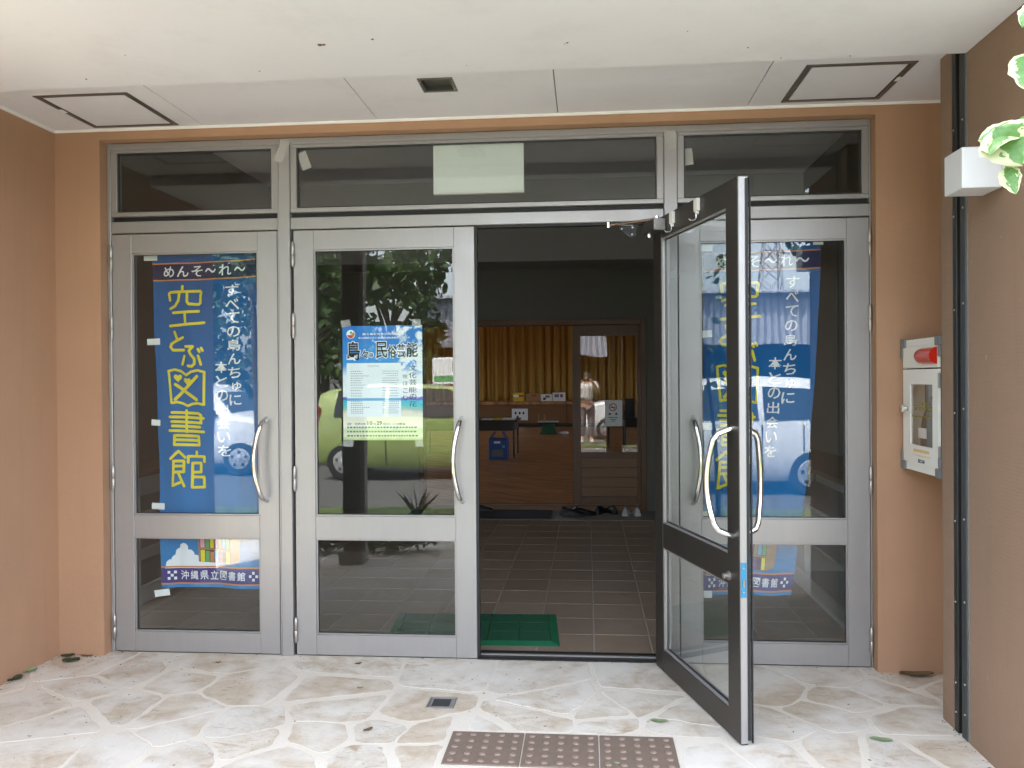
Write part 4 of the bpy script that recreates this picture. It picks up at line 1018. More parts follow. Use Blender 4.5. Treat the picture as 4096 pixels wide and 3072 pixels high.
for j in range(13):
    for i in range(-11, 7):
        x0 = .604+i*px; y0 = .146-.3235*0+j*py
        if x0 < HX0 or x0+px > HX1 or y0 > 4.2: continue
        if tm is None:
            tm = build('floor_tile', MB().box(-px/2+.004, px/2-.004, -py/2+.004, py/2-.004, -.012, 0), 'hall_tile', hf, bevel=.0015); t = tm
        else: t = share(tm, hf)
        t.location = (x0+px/2, y0+py/2, rnd.uniform(-.0006, .0006))
build('step_strip', MB().box(HX0, HX1, 4.36, HY-.001, -.012, .002), 'concrete_grey', hf)
build('tile_border', MB().box(HX0, HX1, .126, .142, -.012, -.001), 'hall_tile', hf)

# green doormat made of clip-together squares
mt = thing('door_mat', 'green artificial grass doormat just inside the open doorway', 'mat', (-.085, .535, 0))
ca, sa = math.cos(math.radians(4.0)), math.sin(math.radians(4.0))
def mrot(p): x, y = p.x, p.y; return Vector((-.085+x*ca-y*sa, .535+x*sa*.4+y*ca, p.z))
sq = None
NX, NY, ms = 5, 3, .176
for i in range(NX):
    for j in range(NY):
        x = (i-(NX-1)/2)*ms; y = (j-(NY-1)/2)*ms
        m = MB().box(x-ms/2+.002, x+ms/2-.002, y-ms/2+.002, y+ms/2-.002, 0.001, .016).xf(mrot); build('mat_square', m, 'mat_green', mt, bevel=.003)
ex, ey = NX*ms/2, NY*ms/2
for q in (((-ex-.045, -ey-.045), (ex+.045, -ey-.045), (ex, -ey), (-ex, -ey)), ((ex+.045, -ey-.045), (ex+.045, ey+.045), (ex, ey), (ex, -ey)), ((ex+.045, ey+.045), (-ex-.045, ey+.045), (-ex, ey), (ex, ey)), ((-ex-.045, ey+.045), (-ex-.045, -ey-.045), (-ex, -ey), (-ex, ey))):
    m = MB(); m.v = [(q[0][0], q[0][1], .003), (q[1][0], q[1][1], .003), (q[2][0], q[2][1], .016), (q[3][0], q[3][1], .016), (q[0][0], q[0][1], .0005), (q[1][0], q[1][1], .0005), (q[2][0], q[2][1], .0005), (q[3][0], q[3][1], .0005)]
    m.f = [(0, 1, 2, 3), (4, 7, 6, 5), (0, 4, 5, 1), (1, 5, 6, 2), (2, 6, 7, 3), (3, 7, 4, 0)]; m.xf(mrot); build('mat_edging', m, 'mat_green_edge', mt)
tag(build('step_mat', MB().box(-1.35, .195, 4.40, 4.95, .002, .012), 'mat_dark', bevel=.003), 'dark flat mat at the foot of the inner doorway', 'mat')

# shoe shelves along both sides of the hall
def shelf(label, xf_, xb, y0, y1):
    r = thing('shoe_shelf', label, 'shelf', ((xf_+xb)/2, (y0+y1)/2, 0))
    lo, hi = sorted((xf_, xb))
    for a in (y0, y1-.02): build('side_panel', MB().box(lo, hi, a, a+.02, 0, .83), 'shelf_white', r)
    build('top_board', MB().box(lo-.012, hi, y0-.012, y1+.012, .83, .862), 'shelf_top', r, bevel=.003)
    build('plinth', MB().box(lo+.004, hi-.004, y0+.021, y1-.021, 0, .10), 'shelf_white', r)
    for z in (.105, .345, .585):
        s = build('shelf_board', MB().box(lo, hi, y0+.0205, y1-.0205, z, z+.02), 'shelf_white', r)
    build('back_panel', MB().box(hi-.02 if xf_ < xb else lo, hi if xf_ < xb else lo+.02, y0+.0205, y1-.0205, .126, .829), 'shelf_white', r)
    build('partition', MB().box(lo+.02, hi-.021, (y0+y1)/2-.01, (y0+y1)/2+.01, .126, .584), 'shelf_white', r)
    return r
shelf('white shoe shelf with dark top seen through the door behind the open leaf', 2.035, 2.45, .45, 2.75)
shelf('white shoe shelf with dark top seen through the left door glass', -2.32, -2.745, .9, 3.4)

# inner wooden doorway and sliding door
iw = thing('inner_doorway', 'dark wooden door frame of the inner hall doorway', 'door frame', (0, HY, 0))
build('jamb', MB().box(IX0, IX0+.06, HY-.02, HY+.16, 0.0, IZ), 'wood_dark', iw, bevel=.003); build('jamb', MB().box(IX1-.062, IX1, HY-.02, HY+.16, 0.0, IZ), 'wood_dark', iw, bevel=.003)
build('head', MB().box(IX0+.0605, IX1-.0625, HY-.02, HY+.16, IZ-.065, IZ-.0005), 'wood_dark', iw, bevel=.003)
build('sill', MB().box(IX0+.0605, IX1-.0625, HY-.015, HY+.2, .0, .053), 'wood_board', iw, bevel=.004)
build('track', MB().box(IX0+.061, IX1-.063, HY+.05, HY+.06, .0532, .056), 'aluminium', iw)
def sliding(label, x0, x1, y):
    r = thing('sliding_door', label, 'sliding door', ((x0+x1)/2, y, .056))
    z0, z1 = .0565, IZ-.066
    build('stile', MB().box(x0, x0+.088, y, y+.035, z0, z1), 'wood_dark', r, bevel=.002); build('stile', MB().box(x1-.03, x1, y, y+.035, z0, z1), 'wood_dark', r, bevel=.002)
    for a, b in ((z0, z0+.09), (.575, .638), (1.922, z1)): build('rail', MB().box(x0+.0882, x1-.0302, y+.001, y+.034, a, b), 'wood_dark', r)
    for k in range(4):
        a = z0+.092+k*.1065; build('panel_board', MB().box(x0+.0885, x1-.0305, y+.008, y+.026, a, a+.1045), 'wood_board', r, bevel=.002)
    p = build('pane', MB().box(x0+.0885, x1-.0305, y+.015, y+.020, .6385, 1.9215), 'glass_inner', r)
    return r
sliding('closed half of the wooden sliding door with glass, seen through the doorway', .422, 1.1575, HY+.045)
ns = thing('no_smoking_notice', 'pale paper no smoking notice on the inner sliding door glass', 'notice', (.87, HY+.04, .93))
NYy = HY+.040
build('sheet', MB().box(.775, .965, NYy, NYy+.001, .925, 1.212), 'paper_white', ns)
def ann(cx, cz, r0, r1, y, n=24):
    m = MB()
    for i in range(n):
        a, b = 2*PI*i/n, 2*PI*(i+1)/n; m.poly([(cx+r*math.cos(t), y, cz+r*math.sin(t)) for r, t in ((r0, a), (r1, a), (r1, b), (r0, b))])
    return m
rg = ann(.862, 1.135, .034, .044, NYy-.001); rg.poly([(.833, NYy-.0012, 1.160), (.839, NYy-.0012, 1.166), (.891, NYy-.0012, 1.110), (.885, NYy-.0012, 1.104)])
build('red_ring', rg, 'print_red', ns)
tx = MB(); tx.poly([(.836, NYy-.0008, 1.128), (.888, NYy-.0008, 1.128), (.888, NYy-.0008, 1.137), (.836, NYy-.0008, 1.137)])
for x in (.828, .90): tx.poly([(x-.011, NYy-.001, 1.05), (x+.011, NYy-.001, 1.05), (x+.011, NYy-.001, 1.072), (x-.011, NYy-.001, 1.072)])
build('notice_text', tx, 'ink_black', ns)
tx = MB()
for z, w in ((1.018, .05), (.997, .035), (.978, .02)): tx.poly([(.866-w, NYy-.001, z), (.866+w, NYy-.001, z), (.866+w, NYy-.001, z+.008), (.866-w, NYy-.001, z+.008)])
build('small_text', tx, 'ink_grey', ns)

# shoes at the inner step
def shoe(x, y, rot, mat, label):
    r = thing('shoe', label, 'shoe', (x, y, .012 if False else .003), 'shoes left at the inner step')
    ca, sa = math.cos(rot), math.sin(rot)
    def P(l, w, z): return (x+l*ca-w*sa, y+l*sa+w*ca, z+.003)
    secs = [(-.13, .028, .030, .060), (-.10, .036, .034, .082), (-.04, .034, .036, .085), (.02, .038, .040, .065), (.07, .046, .046, .048), (.11, .040, .040, .036), (.135, .018, .018, .022)]
    so = MB(); n = len(secs)
    so.prism([P(l, w, 0)[:2] for l, w, _, _ in secs]+[P(l, -w, 0)[:2] for l, w, _, _ in secs[::-1]], 2, .003, .020); build('sole', so, mat, r)
    u = MB()
    for l, w, wt, h in secs:
        for t in range(9):
            a = PI*t/8; u.v.append(P(l, math.cos(a)*wt*.93*(1-.25*math.sin(a)), .0175+math.sin(a)**.8*(h-.015)))
    for i in range(n-1):
        for t in range(8):
            a = i*9+t
            if i in (1,) and 3 <= t <= 4: continue
            u.f.append((a, a+1, a+10, a+9))
    u.f.append(tuple(range(9))); u.f.append(tuple((n-1)*9+t for t in range(9)))
    build('upper', u, mat, r, smooth=True); return r
for x, y, ro, mt_, lb in ((.34, 4.75, 1.3, 'shoe_black', 'black shoe beside the dark step mat, first of the dark heap'), (.45, 4.80, 1.75, 'shoe_black', 'black shoe in the middle of the dark heap by the step'), (.54, 4.64, .4, 'shoe_black', 'black shoe lying crosswise in front of the dark heap'), (.43, 4.58, .2, 'shoe_black', 'black shoe lying crosswise, closest to the tiled floor'),
                          (.72, 4.82, 1.2, 'shoe_black', 'black shoe below the sliding door, nearer the dark heap'), (.83, 4.84, 1.9, 'shoe_black', 'black shoe below the sliding door, nearer the white pair'), (.985, 4.74, 1.45, 'shoe_white', 'white shoe nearer the black shoes'), (1.095, 4.74, 1.65, 'shoe_white', 'white shoe at the far end of the shoe row, by the door jamb'), (-.58, 4.86, .1, 'shoe_black', 'black shoe on the dark step mat beside the poster door edge')):
    shoe(x, y, ro, mt_, lb)

# ------------------------------------------------------------------ the large room behind
RX, RY0, RY1, RZ = 6.5, HY+.14, 23.5, 4.6
struct(build('room_floor', MB().box(-RX, RX, HY+.101, RY1, -.2, .052), 'wood_floor'))
def wall_with_light_openings(name, x0, x1, light_openings):
    m = MB(); ys = [RY0]+[v for w in light_openings for v in w]+[RY1]
    for k in range(0, len(ys), 2): m.box(x0, x1, ys[k], ys[k+1], -.2, RZ)
    for a, b in light_openings: m.box(x0, x1, a, b, -.2, 1.0); m.box(x0, x1, a, b, 2.9, RZ)
    return build(name, m, 'wall_hall', bld)
light_openings = ((8.0, 10.0), (15.5, 18.0))  # unseen side windows, added to let daylight into the room
wall_with_light_openings('room_wall', -RX-.15, -RX, light_openings); wall_with_light_openings('room_wall', RX, RX+.15, light_openings)
build('room_wall', MB().box(-RX, RX, RY1, RY1+.15, -.2, RZ), 'wall_hall', bld)
build('room_wall', MB().box(-RX, HX0-.15, RY0-.14, RY0, -.2, RZ).box(HX1+.15, RX, RY0-.14, RY0, -.2, RZ).box(HX0-.15, HX1+.15, RY0-.139, RY0, HZ+.1, RZ), 'wall_hall', bld)
build('room_ceiling', MB().box(-RX-.15, RX+.15, RY0-.14, RY1+.15, RZ, RZ+.15), 'ceiling_hall', bld)
stg = thing('stage', 'low wooden stage at the far end of the inner room', 'stage', (0, 20.3, .052))
build('stage_front', MB().box(-RX+.01, RX-.01, 20.33, 20.40, .16, .70), 'wood_board', stg); build('stage_kick', MB().box(-RX+.01, RX-.01, 20.36, 20.40, .0525, .1595), 'table_dark', stg)
build('stage_deck', MB().box(-RX+.01, RX-.01, 20.26, RY1-.01, .7005, .80), 'wood_floor', stg, bevel=.01)
for x in (-3, -1.5, 0, 1.5, 3): build('front_batten', MB().box(x-.02, x+.02, 20.31, 20.3295, .16, .70), 'wood_dark', stg)
cu = MB(); rr = random.Random(3); ph = [rr.uniform(0, 6) for _ in range(5)]
def cfn(u, v):
    x = -4.6+9.2*u; s = .055*math.sin(x*26+ph[0]+1.3*math.sin(x*2.1))+.035*math.sin(x*47+ph[1])+.03*math.sin(x*11+ph[2])
    return (x, 21.2+s*(1-.25*v), .803+3.3*v)
cu.grid(cfn, 560, 3); tag(build('stage_curtain', cu, 'curtain_amber', smooth=True), 'pleated amber stage curtain at the back of the inner room', 'curtain')
def box_on_stage(x0, x1, h, mat, label, marks):
    r = thing('storage_box', label, 'box', ((x0+x1)/2, 20.45, .80), 'boxes along the stage edge')
    build('carton', MB().box(x0, x1, 20.42, 20.70, .801, .801+h), mat, r, bevel=.004)
    for (a, b, c, d, mm) in marks: build('box_print', MB().poly([(x0+(x1-x0)*p, 20.4185, .801+h*q) for p, q in ((a, c), (b, c), (b, d), (a, d))]), mm, r)
box_on_stage(-1.57, -1.24, .25, 'box_yellow', 'yellow box on the stage edge, first of four', ((.05, .5, .5, .75, 'paper_white'), (.5, .95, .5, .75, 'print_red'))); box_on_stage(-1.19, -.78, .23, 'box_card', 'brown cardboard box on the stage edge beside the yellow one', ((.4, .75, .6, .85, 'print_red'),))
box_on_stage(-.755, -.43, .20, 'paper_white', 'lower white box on the stage edge with black marks', ((.2, .45, .2, .5, 'ink_black'), (.4, .8, .5, .85, 'ink_grey'))); box_on_stage(-.41, -.04, .25, 'paper_white', 'taller white box on the stage edge beside the sliding door', ((.15, .5, .45, .8, 'ink_grey'), (.6, .8, .45, .8, 'print_violet')))
pn = thing('stage_notice', 'white paper notice hanging on the stage front', 'notice', (-1.36, 20.32, .25)); build('sheet', MB().box(-1.60, -1.13, 20.30, 20.3025, .25, .59), 'paper_white', pn)
for (x, z) in ((-1.49, .46), (-1.37, .46), (-1.26, .46), (-1.43, .35)): build('notice_mark', MB().poly([(x+.03*math.cos(2*PI*i/10), 20.2985, z+.04*math.sin(2*PI*i/10)) for i in range(10)]), 'ink_black', pn)
def table(name, label, x0, x1, y0, y1, h):
    r = thing(name, label, 'table', ((x0+x1)/2, (y0+y1)/2, .052)); build('table_top', MB().box(x0, x1, y0, y1, h-.035, h), 'table_dark', r, bevel=.004); build('apron_shade', MB().box(x0+.05, x1-.05, y0+.05, y1-.05, h-.19, h-.0355), 'table_dark', r)  # dark apron made deeper to stand in for shade under the top
    for x in (x0+.06, x1-.06):
        for y in (y0+.06, y1-.06): build('leg', MB().tube([(x, y, .053), (x, y, h-.036)], .016, 8), 'table_dark', r)
    return r
table('folding_table', 'dark folding table with papers in the inner room', -2.45, -.66, 10.6, 11.6, .725)
for k, (x0, x1, y0, mt_, lb) in enumerate(((-1.30, -1.10, 10.66, 'paper_white', 'white paper on the folding table, nearest the door edge'), (-1.09, -.93, 10.70, 'print_yellow', 'yellow paper between white ones on the folding table'), (-.92, -.70, 10.66, 'paper_white', 'white paper at the free end of the folding table'))):
    tag(build('paper_sheet', MB().box(x0, x1, y0, y0+.25, .7255, .7255+.02+.006*k), mt_, bevel=.003), lb, 'paper', 'papers on the folding table')
table('desk', 'dark table partly hidden behind the sliding door in the inner room', 1.25, 2.6, 12.0, 12.9, .70)
pbx = thing('poster_board', 'framed dark picture board standing on the table behind the sliding door', 'board', (1.5, 12.2, .70)); build('panel', MB().box(1.32, 1.50, 12.2, 12.23, .70, 1.06), 'shed_dark', pbx); build('panel_sheet', MB().box(1.50, 1.74, 12.15, 12.16, .70, .98), 'box_card', pbx)
ch = thing('wooden_chair', 'dark wooden chair beside the table behind the sliding door', 'chair', (1.15, 12.9, .052))
for x in (1.02, 1.34):
    for y in (12.8, 13.15): build('leg', MB().box(x-.018, x+.018, y-.018, y+.018, .0525, .47 if y > 13 else .80), 'table_dark', ch)
build('seat', MB().box(.99, 1.37, 12.76, 13.18, .47, .50), 'wood_board', ch)
for z in (.60, .72): build('back_slat', MB().box(1.04, 1.32, 12.79, 12.81, z, z+.035), 'wood_board', ch)
bb = thing('blue_carrier_box', 'blue carton with open carrying flaps on the room floor under the table', 'box', (-.95, 10.4, .052))
build('carton', MB().box(-1.12, -.80, 10.25, 10.58, .0525, .415), 'box_blue', bb, bevel=.004)
for s, x in ((1, -1.115), (-1, -.805)): build('flap', MB().prism([(x, .415), (x+s*.012, .415), (x+s*.095, .53), (x+s*.083, .535)], 1, 10.27, 10.56), 'box_blue', bb)
build('grip_label', MB().box(-1.03, -.92, 10.2475, 10.2495, .34, .375), 'paper_white', bb); build('front_print', MB().box(-1.07, -.87, 10.2475, 10.2495, .11, .23), 'ink_grey', bb); build('side_print', MB().box(-.885, -.84, 10.2475, 10.2495, .26, .31), 'print_sky', bb)
stl = thing('step_stool', 'green stool carrying a white tray in front of the stage', 'stool', (-.39, 17.0, .052)); build('body', MB().prism([(-.60, .0525), (-.17, .0525), (-.25, .33), (-.50, .33)], 1, 16.9, 17.2), 'stool_green', stl, bevel=.01); build('top', MB().box(-.66, -.14, 16.86, 17.24, .33, .36), 'table_dark', stl)
tr = thing('paper_tray', 'pale tray with upright dividers on the green stool', 'tray', (-.4, 17, .36)); build('tray_base', MB().box(-.65, -.13, 16.88, 17.2, .3605, .385), 'paper_white', tr, bevel=.003)
for x in (-.64, -.50): build('divider', MB().box(x, x+.03, 16.9, 17.18, .3855, .55), 'box_card', tr)
tag(build('white_bundle', MB().lathe([(.06, 0), (.12, .02), (.11, .06), (.04, .08)], (.0, 17.1, .053), 2, 12), 'paper_white', smooth=True), 'small white bundle on the floor beside the green stool', 'bundle')

# ------------------------------------------------------------------ variegated shrub beside the porch
pl = thing('variegated_shrub', 'branch of green and cream variegated leaves reaching in front of the white wall lamp', 'plant', (1.62, -2.62, -.05))
def bezier(p, n):
    p = [Vector(q) for q in p]; out = []
    for i in range(n+1):
        t = i/n; q = p[:]
        while len(q) > 1: q = [q[k].lerp(q[k+1], t) for k in range(len(q)-1)]
        out.append(q[0])
    return out
def leaf(base, tip, nrm, width, mat='leaf_variegated', droop=.15, fold=.25, wav=1.0, parent=None, seed=0, nu=12, nv=8):
    base, tip, nrm = Vector(base), Vector(tip), Vector(nrm).normalized()
    ax = tip-base; L = ax.length; ax.normalize(); sd = ax.cross(nrm).normalized(); nr = sd.cross(ax).normalized()
    def fn(u, v):
        s = (v-.5)*2
        w = width/2*(math.sin(PI*min(1, u**.72))**.75 if 0 < u < 1 else 0)*(1.0-.12*u)
        rag = 1+.06*math.sin(u*31+seed)+.05*math.sin(u*17+seed*2)
        p = base+ax*(u*L)+sd*(s*w*rag)
        p += nr*(abs(s)*w*fold - droop*L*(u*u) + .06*width*wav*math.sin(u*8+s*2.2+seed)*abs(s) + .03*width*math.sin(u*5+seed))
        return p
    m = MB().grid(fn, nu, nv); return build('leaf', m, mat, parent, smooth=True)
stems = MB()
b0 = (1.60, -2.60, 1.0)
stems.tube(bezier([(1.62, -2.62, -.05), (1.66, -2.6, .7), (1.58, -2.62, 1.3), (1.52, -2.62, 1.75)], 10), [.022]*4+[.018]*4+[.013]*3, 8)
stems.tube(bezier([(1.52, -2.62, 1.75), (1.46, -2.63, 1.86), (1.41, -2.64, 1.905), (1.372, -2.645, 1.862)], 8), [.011, .010, .009, .008, .007, .006, .005, .0045, .004], 7)
stems.tube(bezier([(1.52, -2.62, 1.75), (1.53, -2.63, 1.95), (1.48, -2.64, 2.10), (1.45, -2.64, 2.2)], 8), .007, 7)
stems.tube(bezier([(1.44, -2.64, 1.895), (1.415, -2.65, 1.94), (1.392, -2.655, 1.93), (1.365, -2.66, 1.915)], 6), .0032, 6)
build('stem', stems, 'stem_red', pl, smooth=True)
LF = lambda b, t, n, w, **k: leaf(b, t, n, w, parent=pl, **k)
LF((1.350, -2.665, 1.922), (1.381, -2.70, 1.838), (-.42, -.88, -.10), .098, seed=1, droop=-.10, fold=.22)                # face-on big leaf
LF((1.372, -2.655, 1.925), (1.316, -2.70, 1.878), (-.25, -.25, .94), .075, seed=4, droop=.22, fold=-.18)               # arching leaf to its left
LF((1.40, -2.65, 1.935), (1.325, -2.66, 1.925), (-.3, -.62, .72), .050, seed=6, droop=.32, fold=-.12)
LF((1.395, -2.66, 1.938), (1.44, -2.70, 1.905), (.1, -.75, .65), .070, seed=8, droop=.1, fold=.2)
LF((1.366, -2.67, 1.846), (1.376, -2.685, 1.786), (-.5, -.85, .1), .040, seed=12, droop=-.28, fold=.35)               # small hanging leaf
LF((1.440, -2.66, 2.070), (1.400, -2.69, 1.975), (-.62, -.75, .0), .105, mat='leaf_variegated_green', seed=15, droop=-.05, fold=.25)
LF((1.445, -2.65, 2.16), (1.388, -2.68, 2.118), (-.4, -.6, .7), .06, mat='leaf_variegated_green', seed=18, droop=.15, fold=.2)
rr = random.Random(8)
for k in range(46):        # the rest of the bush, outside the picture edge
    c = Vector((1.60+rr.gauss(0, .10), -2.62+rr.gauss(0, .16), rr.uniform(1.2, 2.5)))
    c.x = max(c.x, .572+.5195*(c.y+4.347)+.17+rr.random()*.1)
    d = Vector((rr.gauss(0, 1)+.4, rr.gauss(0, 1), -.6)).normalized()*rr.uniform(.07, .11)
    LF(c, c+d, (rr.gauss(0, .5), -.3+rr.gauss(0, .5), .9), rr.uniform(.05, .08), seed=k, nu=6, nv=4)

# ------------------------------------------------------------------ what lies behind the camera (seen in the door glass)
def leaf_cloud(n, centres, size, seed, flat=.5, droop=.4):
    rs = np.random.RandomState(seed); cs = np.array([c[:3] for c in centres]); rd = np.array([c[3] for c in centres])
    pr = rd**2; k = rs.choice(len(centres), n, p=pr/pr.sum())
    d = rs.normal(size=(n, 3)); d /= np.linalg.norm(d, axis=1)[:, None]; r = rd[k]*(rs.uniform(.15, 1, n)**.45)
    c = cs[k]+d*r[:, None]*np.array([1, 1, .8])
    ax = rs.normal(size=(n, 3)); ax[:, 2] -= droop*1.6; ax /= np.linalg.norm(ax, axis=1)[:, None]
    up_ = rs.normal(size=(n, 3)); sd = np.cross(ax, up_); sd /= np.linalg.norm(sd, axis=1)[:, None]+1e-9
    L = size*rs.uniform(.6, 1.3, n)[:, None]; W = L*.32
    v = np.stack([c-ax*L*.5, c-ax*L*.15+sd*W, c+ax*L*.15+sd*W*.8, c+ax*L*.5, c+ax*L*.15-sd*W*.8, c-ax*L*.15-sd*W], 1).reshape(-1, 3)
    m = MB(); m.v = [tuple(p) for p in v]; m.f = [tuple(range(6*i, 6*i+6)) for i in range(n)]; return m
def tree(name, label, base, height, crown, nleaf, size, seed, mat, tr=.09, group='trees behind the forecourt'):
    r = thing(name, label, 'tree', base, group); rs = random.Random(seed); b = Vector(base)
    tk = MB(); top = b+Vector((rs.uniform(-.2, .2), rs.uniform(-.2, .2), height*.62))
    tk.tube(bezier([b, b+Vector((rs.uniform(-.2, .2), 0, height*.25)), top], 8), [tr*(1-.07*i) for i in range(9)], 9)
    for c in crown:
        s = b.lerp(top, rs.uniform(.55, 1)); tk.tube(bezier([s, s.lerp(Vector(c[:3]), .5)+Vector((0, 0, .15)), Vector(c[:3])], 5), [tr*.42*(1-.13*i) for i in range(6)], 6)
    build('trunk', tk, 'bark', r, smooth=True)
    o = build('crown', leaf_cloud(nleaf, crown, size, seed), mat, r); o['kind'] = 'stuff'; return r
# near tree whose dark leaves show at the top of the poster door
tree('broadleaf_tree', 'dark broadleaved tree by the porch post, mirrored in the poster door', (-2.45, -3.35, -.05), 4.0, [(-1.6, -3.3, 2.45, .42), (-1.25, -3.35, 2.35, .33), (-1.0, -3.4, 2.5, .3), (-.75, -3.45, 2.6, .22), (-1.9, -3.4, 2.9, .6), (-1.1, -3.6, 3.1, .5), (-2.4, -3.6, 2.7, .6), (-.55, -3.5, 2.55, .14), (-1.7, -3.3, 2.1, .25)], 1500, .115, 3, 'leaf_green', .06, 'trees beside the porch')
tree('broadleaf_tree', 'small leafy tree mirrored in the door behind the open leaf', (3.2, -4.4, -.05), 4.2, [(2.55, -4.4, 3.1, .33), (2.8, -4.5, 2.75, .22), (3.2, -4.4, 3.5, .6), (3.6, -4.3, 3.0, .5)], 650, .12, 5, 'leaf_green', .06, 'trees beside the porch')
for k, (x, y, h, s, lb) in enumerate(((-9.5, -17, 6.0, 2.0, 'round leafy tree at the forecourt end of the shed'), (-7.2, -19.5, 6.8, 2.2, 'tall leafy tree standing left of the fuel shed'), (-12.5, -15, 5.6, 2.0, 'broad leafy tree far beyond the parked cars'), (-15.5, -20, 7.0, 2.6, 'largest leafy tree behind the parked cars'), (-5.9, -16.0, 5.2, 1.5, 'leafy tree next to the end of the fuel shed'), (-4.7, -18.5, 5.0, 1.3, 'slim leafy tree in front of the fuel shed'), (-8.3, -14.5, 4.8, 1.6, 'nearest leafy tree beyond the parked cars'))):
    cr = [(x+rnd.uniform(-1, 1)*s*.8, y+rnd.uniform(-1, 1)*s*.5, h*.22+rnd.uniform(0, .75)*h, s*rnd.uniform(.35, .6)) for _ in range(12)]
    tree('leafy_tree', lb, (x, y, -.06), h, cr, 2200, .22, 30+k, 'leaf_far', .16)
# porch post with planting at its foot
pst = thing('porch_post', 'dark brown square post carrying the porch roof edge', 'post', (-1.28, -2.2, 0))
build('shaft', MB().box(-1.35, -1.21, -2.27, -2.14, .10, 3.0995), 'post_brown', pst, bevel=.006); build('base_block', MB().box(-1.38, -1.18, -2.30, -2.11, -.02, .0995), 'concrete_grey', pst, bevel=.01); build('pale_side', MB().box(-1.2095, -1.175, -2.25, -2.16, .10, 3.0995), 'concrete_grey', pst)  # paler strip down one side of the post
for k, (x, y, s, lb) in enumerate(((-1.62, -2.55, .17, 'low dark shrub at the foot of the porch post, wall side'), (-1.12, -2.6, .19, 'low dark shrub at the foot of the porch post, doorway side'), (-.86, -2.68, .14, 'small dark shrub farthest from the porch post'))):
    r = thing('low_shrub', lb, 'shrub', (x, y, 0), 'shrubs round the porch post'); o = build('foliage', leaf_cloud(420, [(x, y, .14, s), (x+.1, y-.06, .12, s*.7), (x-.12, y, .1, s*.7)], .055, 60+k), 'leaf_green', r); o['kind'] = 'stuff'
    build('stem', MB().tube([(x, y, -.02), (x+.01, y, .15)], .008, 6), 'bark', r)
cd = thing('cordyline_plant', 'thin upright plant with strap leaves beyond the porch edge', 'plant', (-.95, -3.05, 0))
for k in range(9):
    a = k*2.4; d = Vector((math.cos(a), math.sin(a), 1.2+.5*(k % 3))).normalized(); b = Vector((-.95, -3.05, .22)); leaf(b, b+d*.30, Vector((-d.y, d.x, .4)), .035, 'leaf_dark', .25, .3, 1, cd, k, 8, 2)
build('stem', MB().tube([(-.95, -3.05, -.02), (-.95, -3.05, .25)], .012, 6), 'bark', cd)

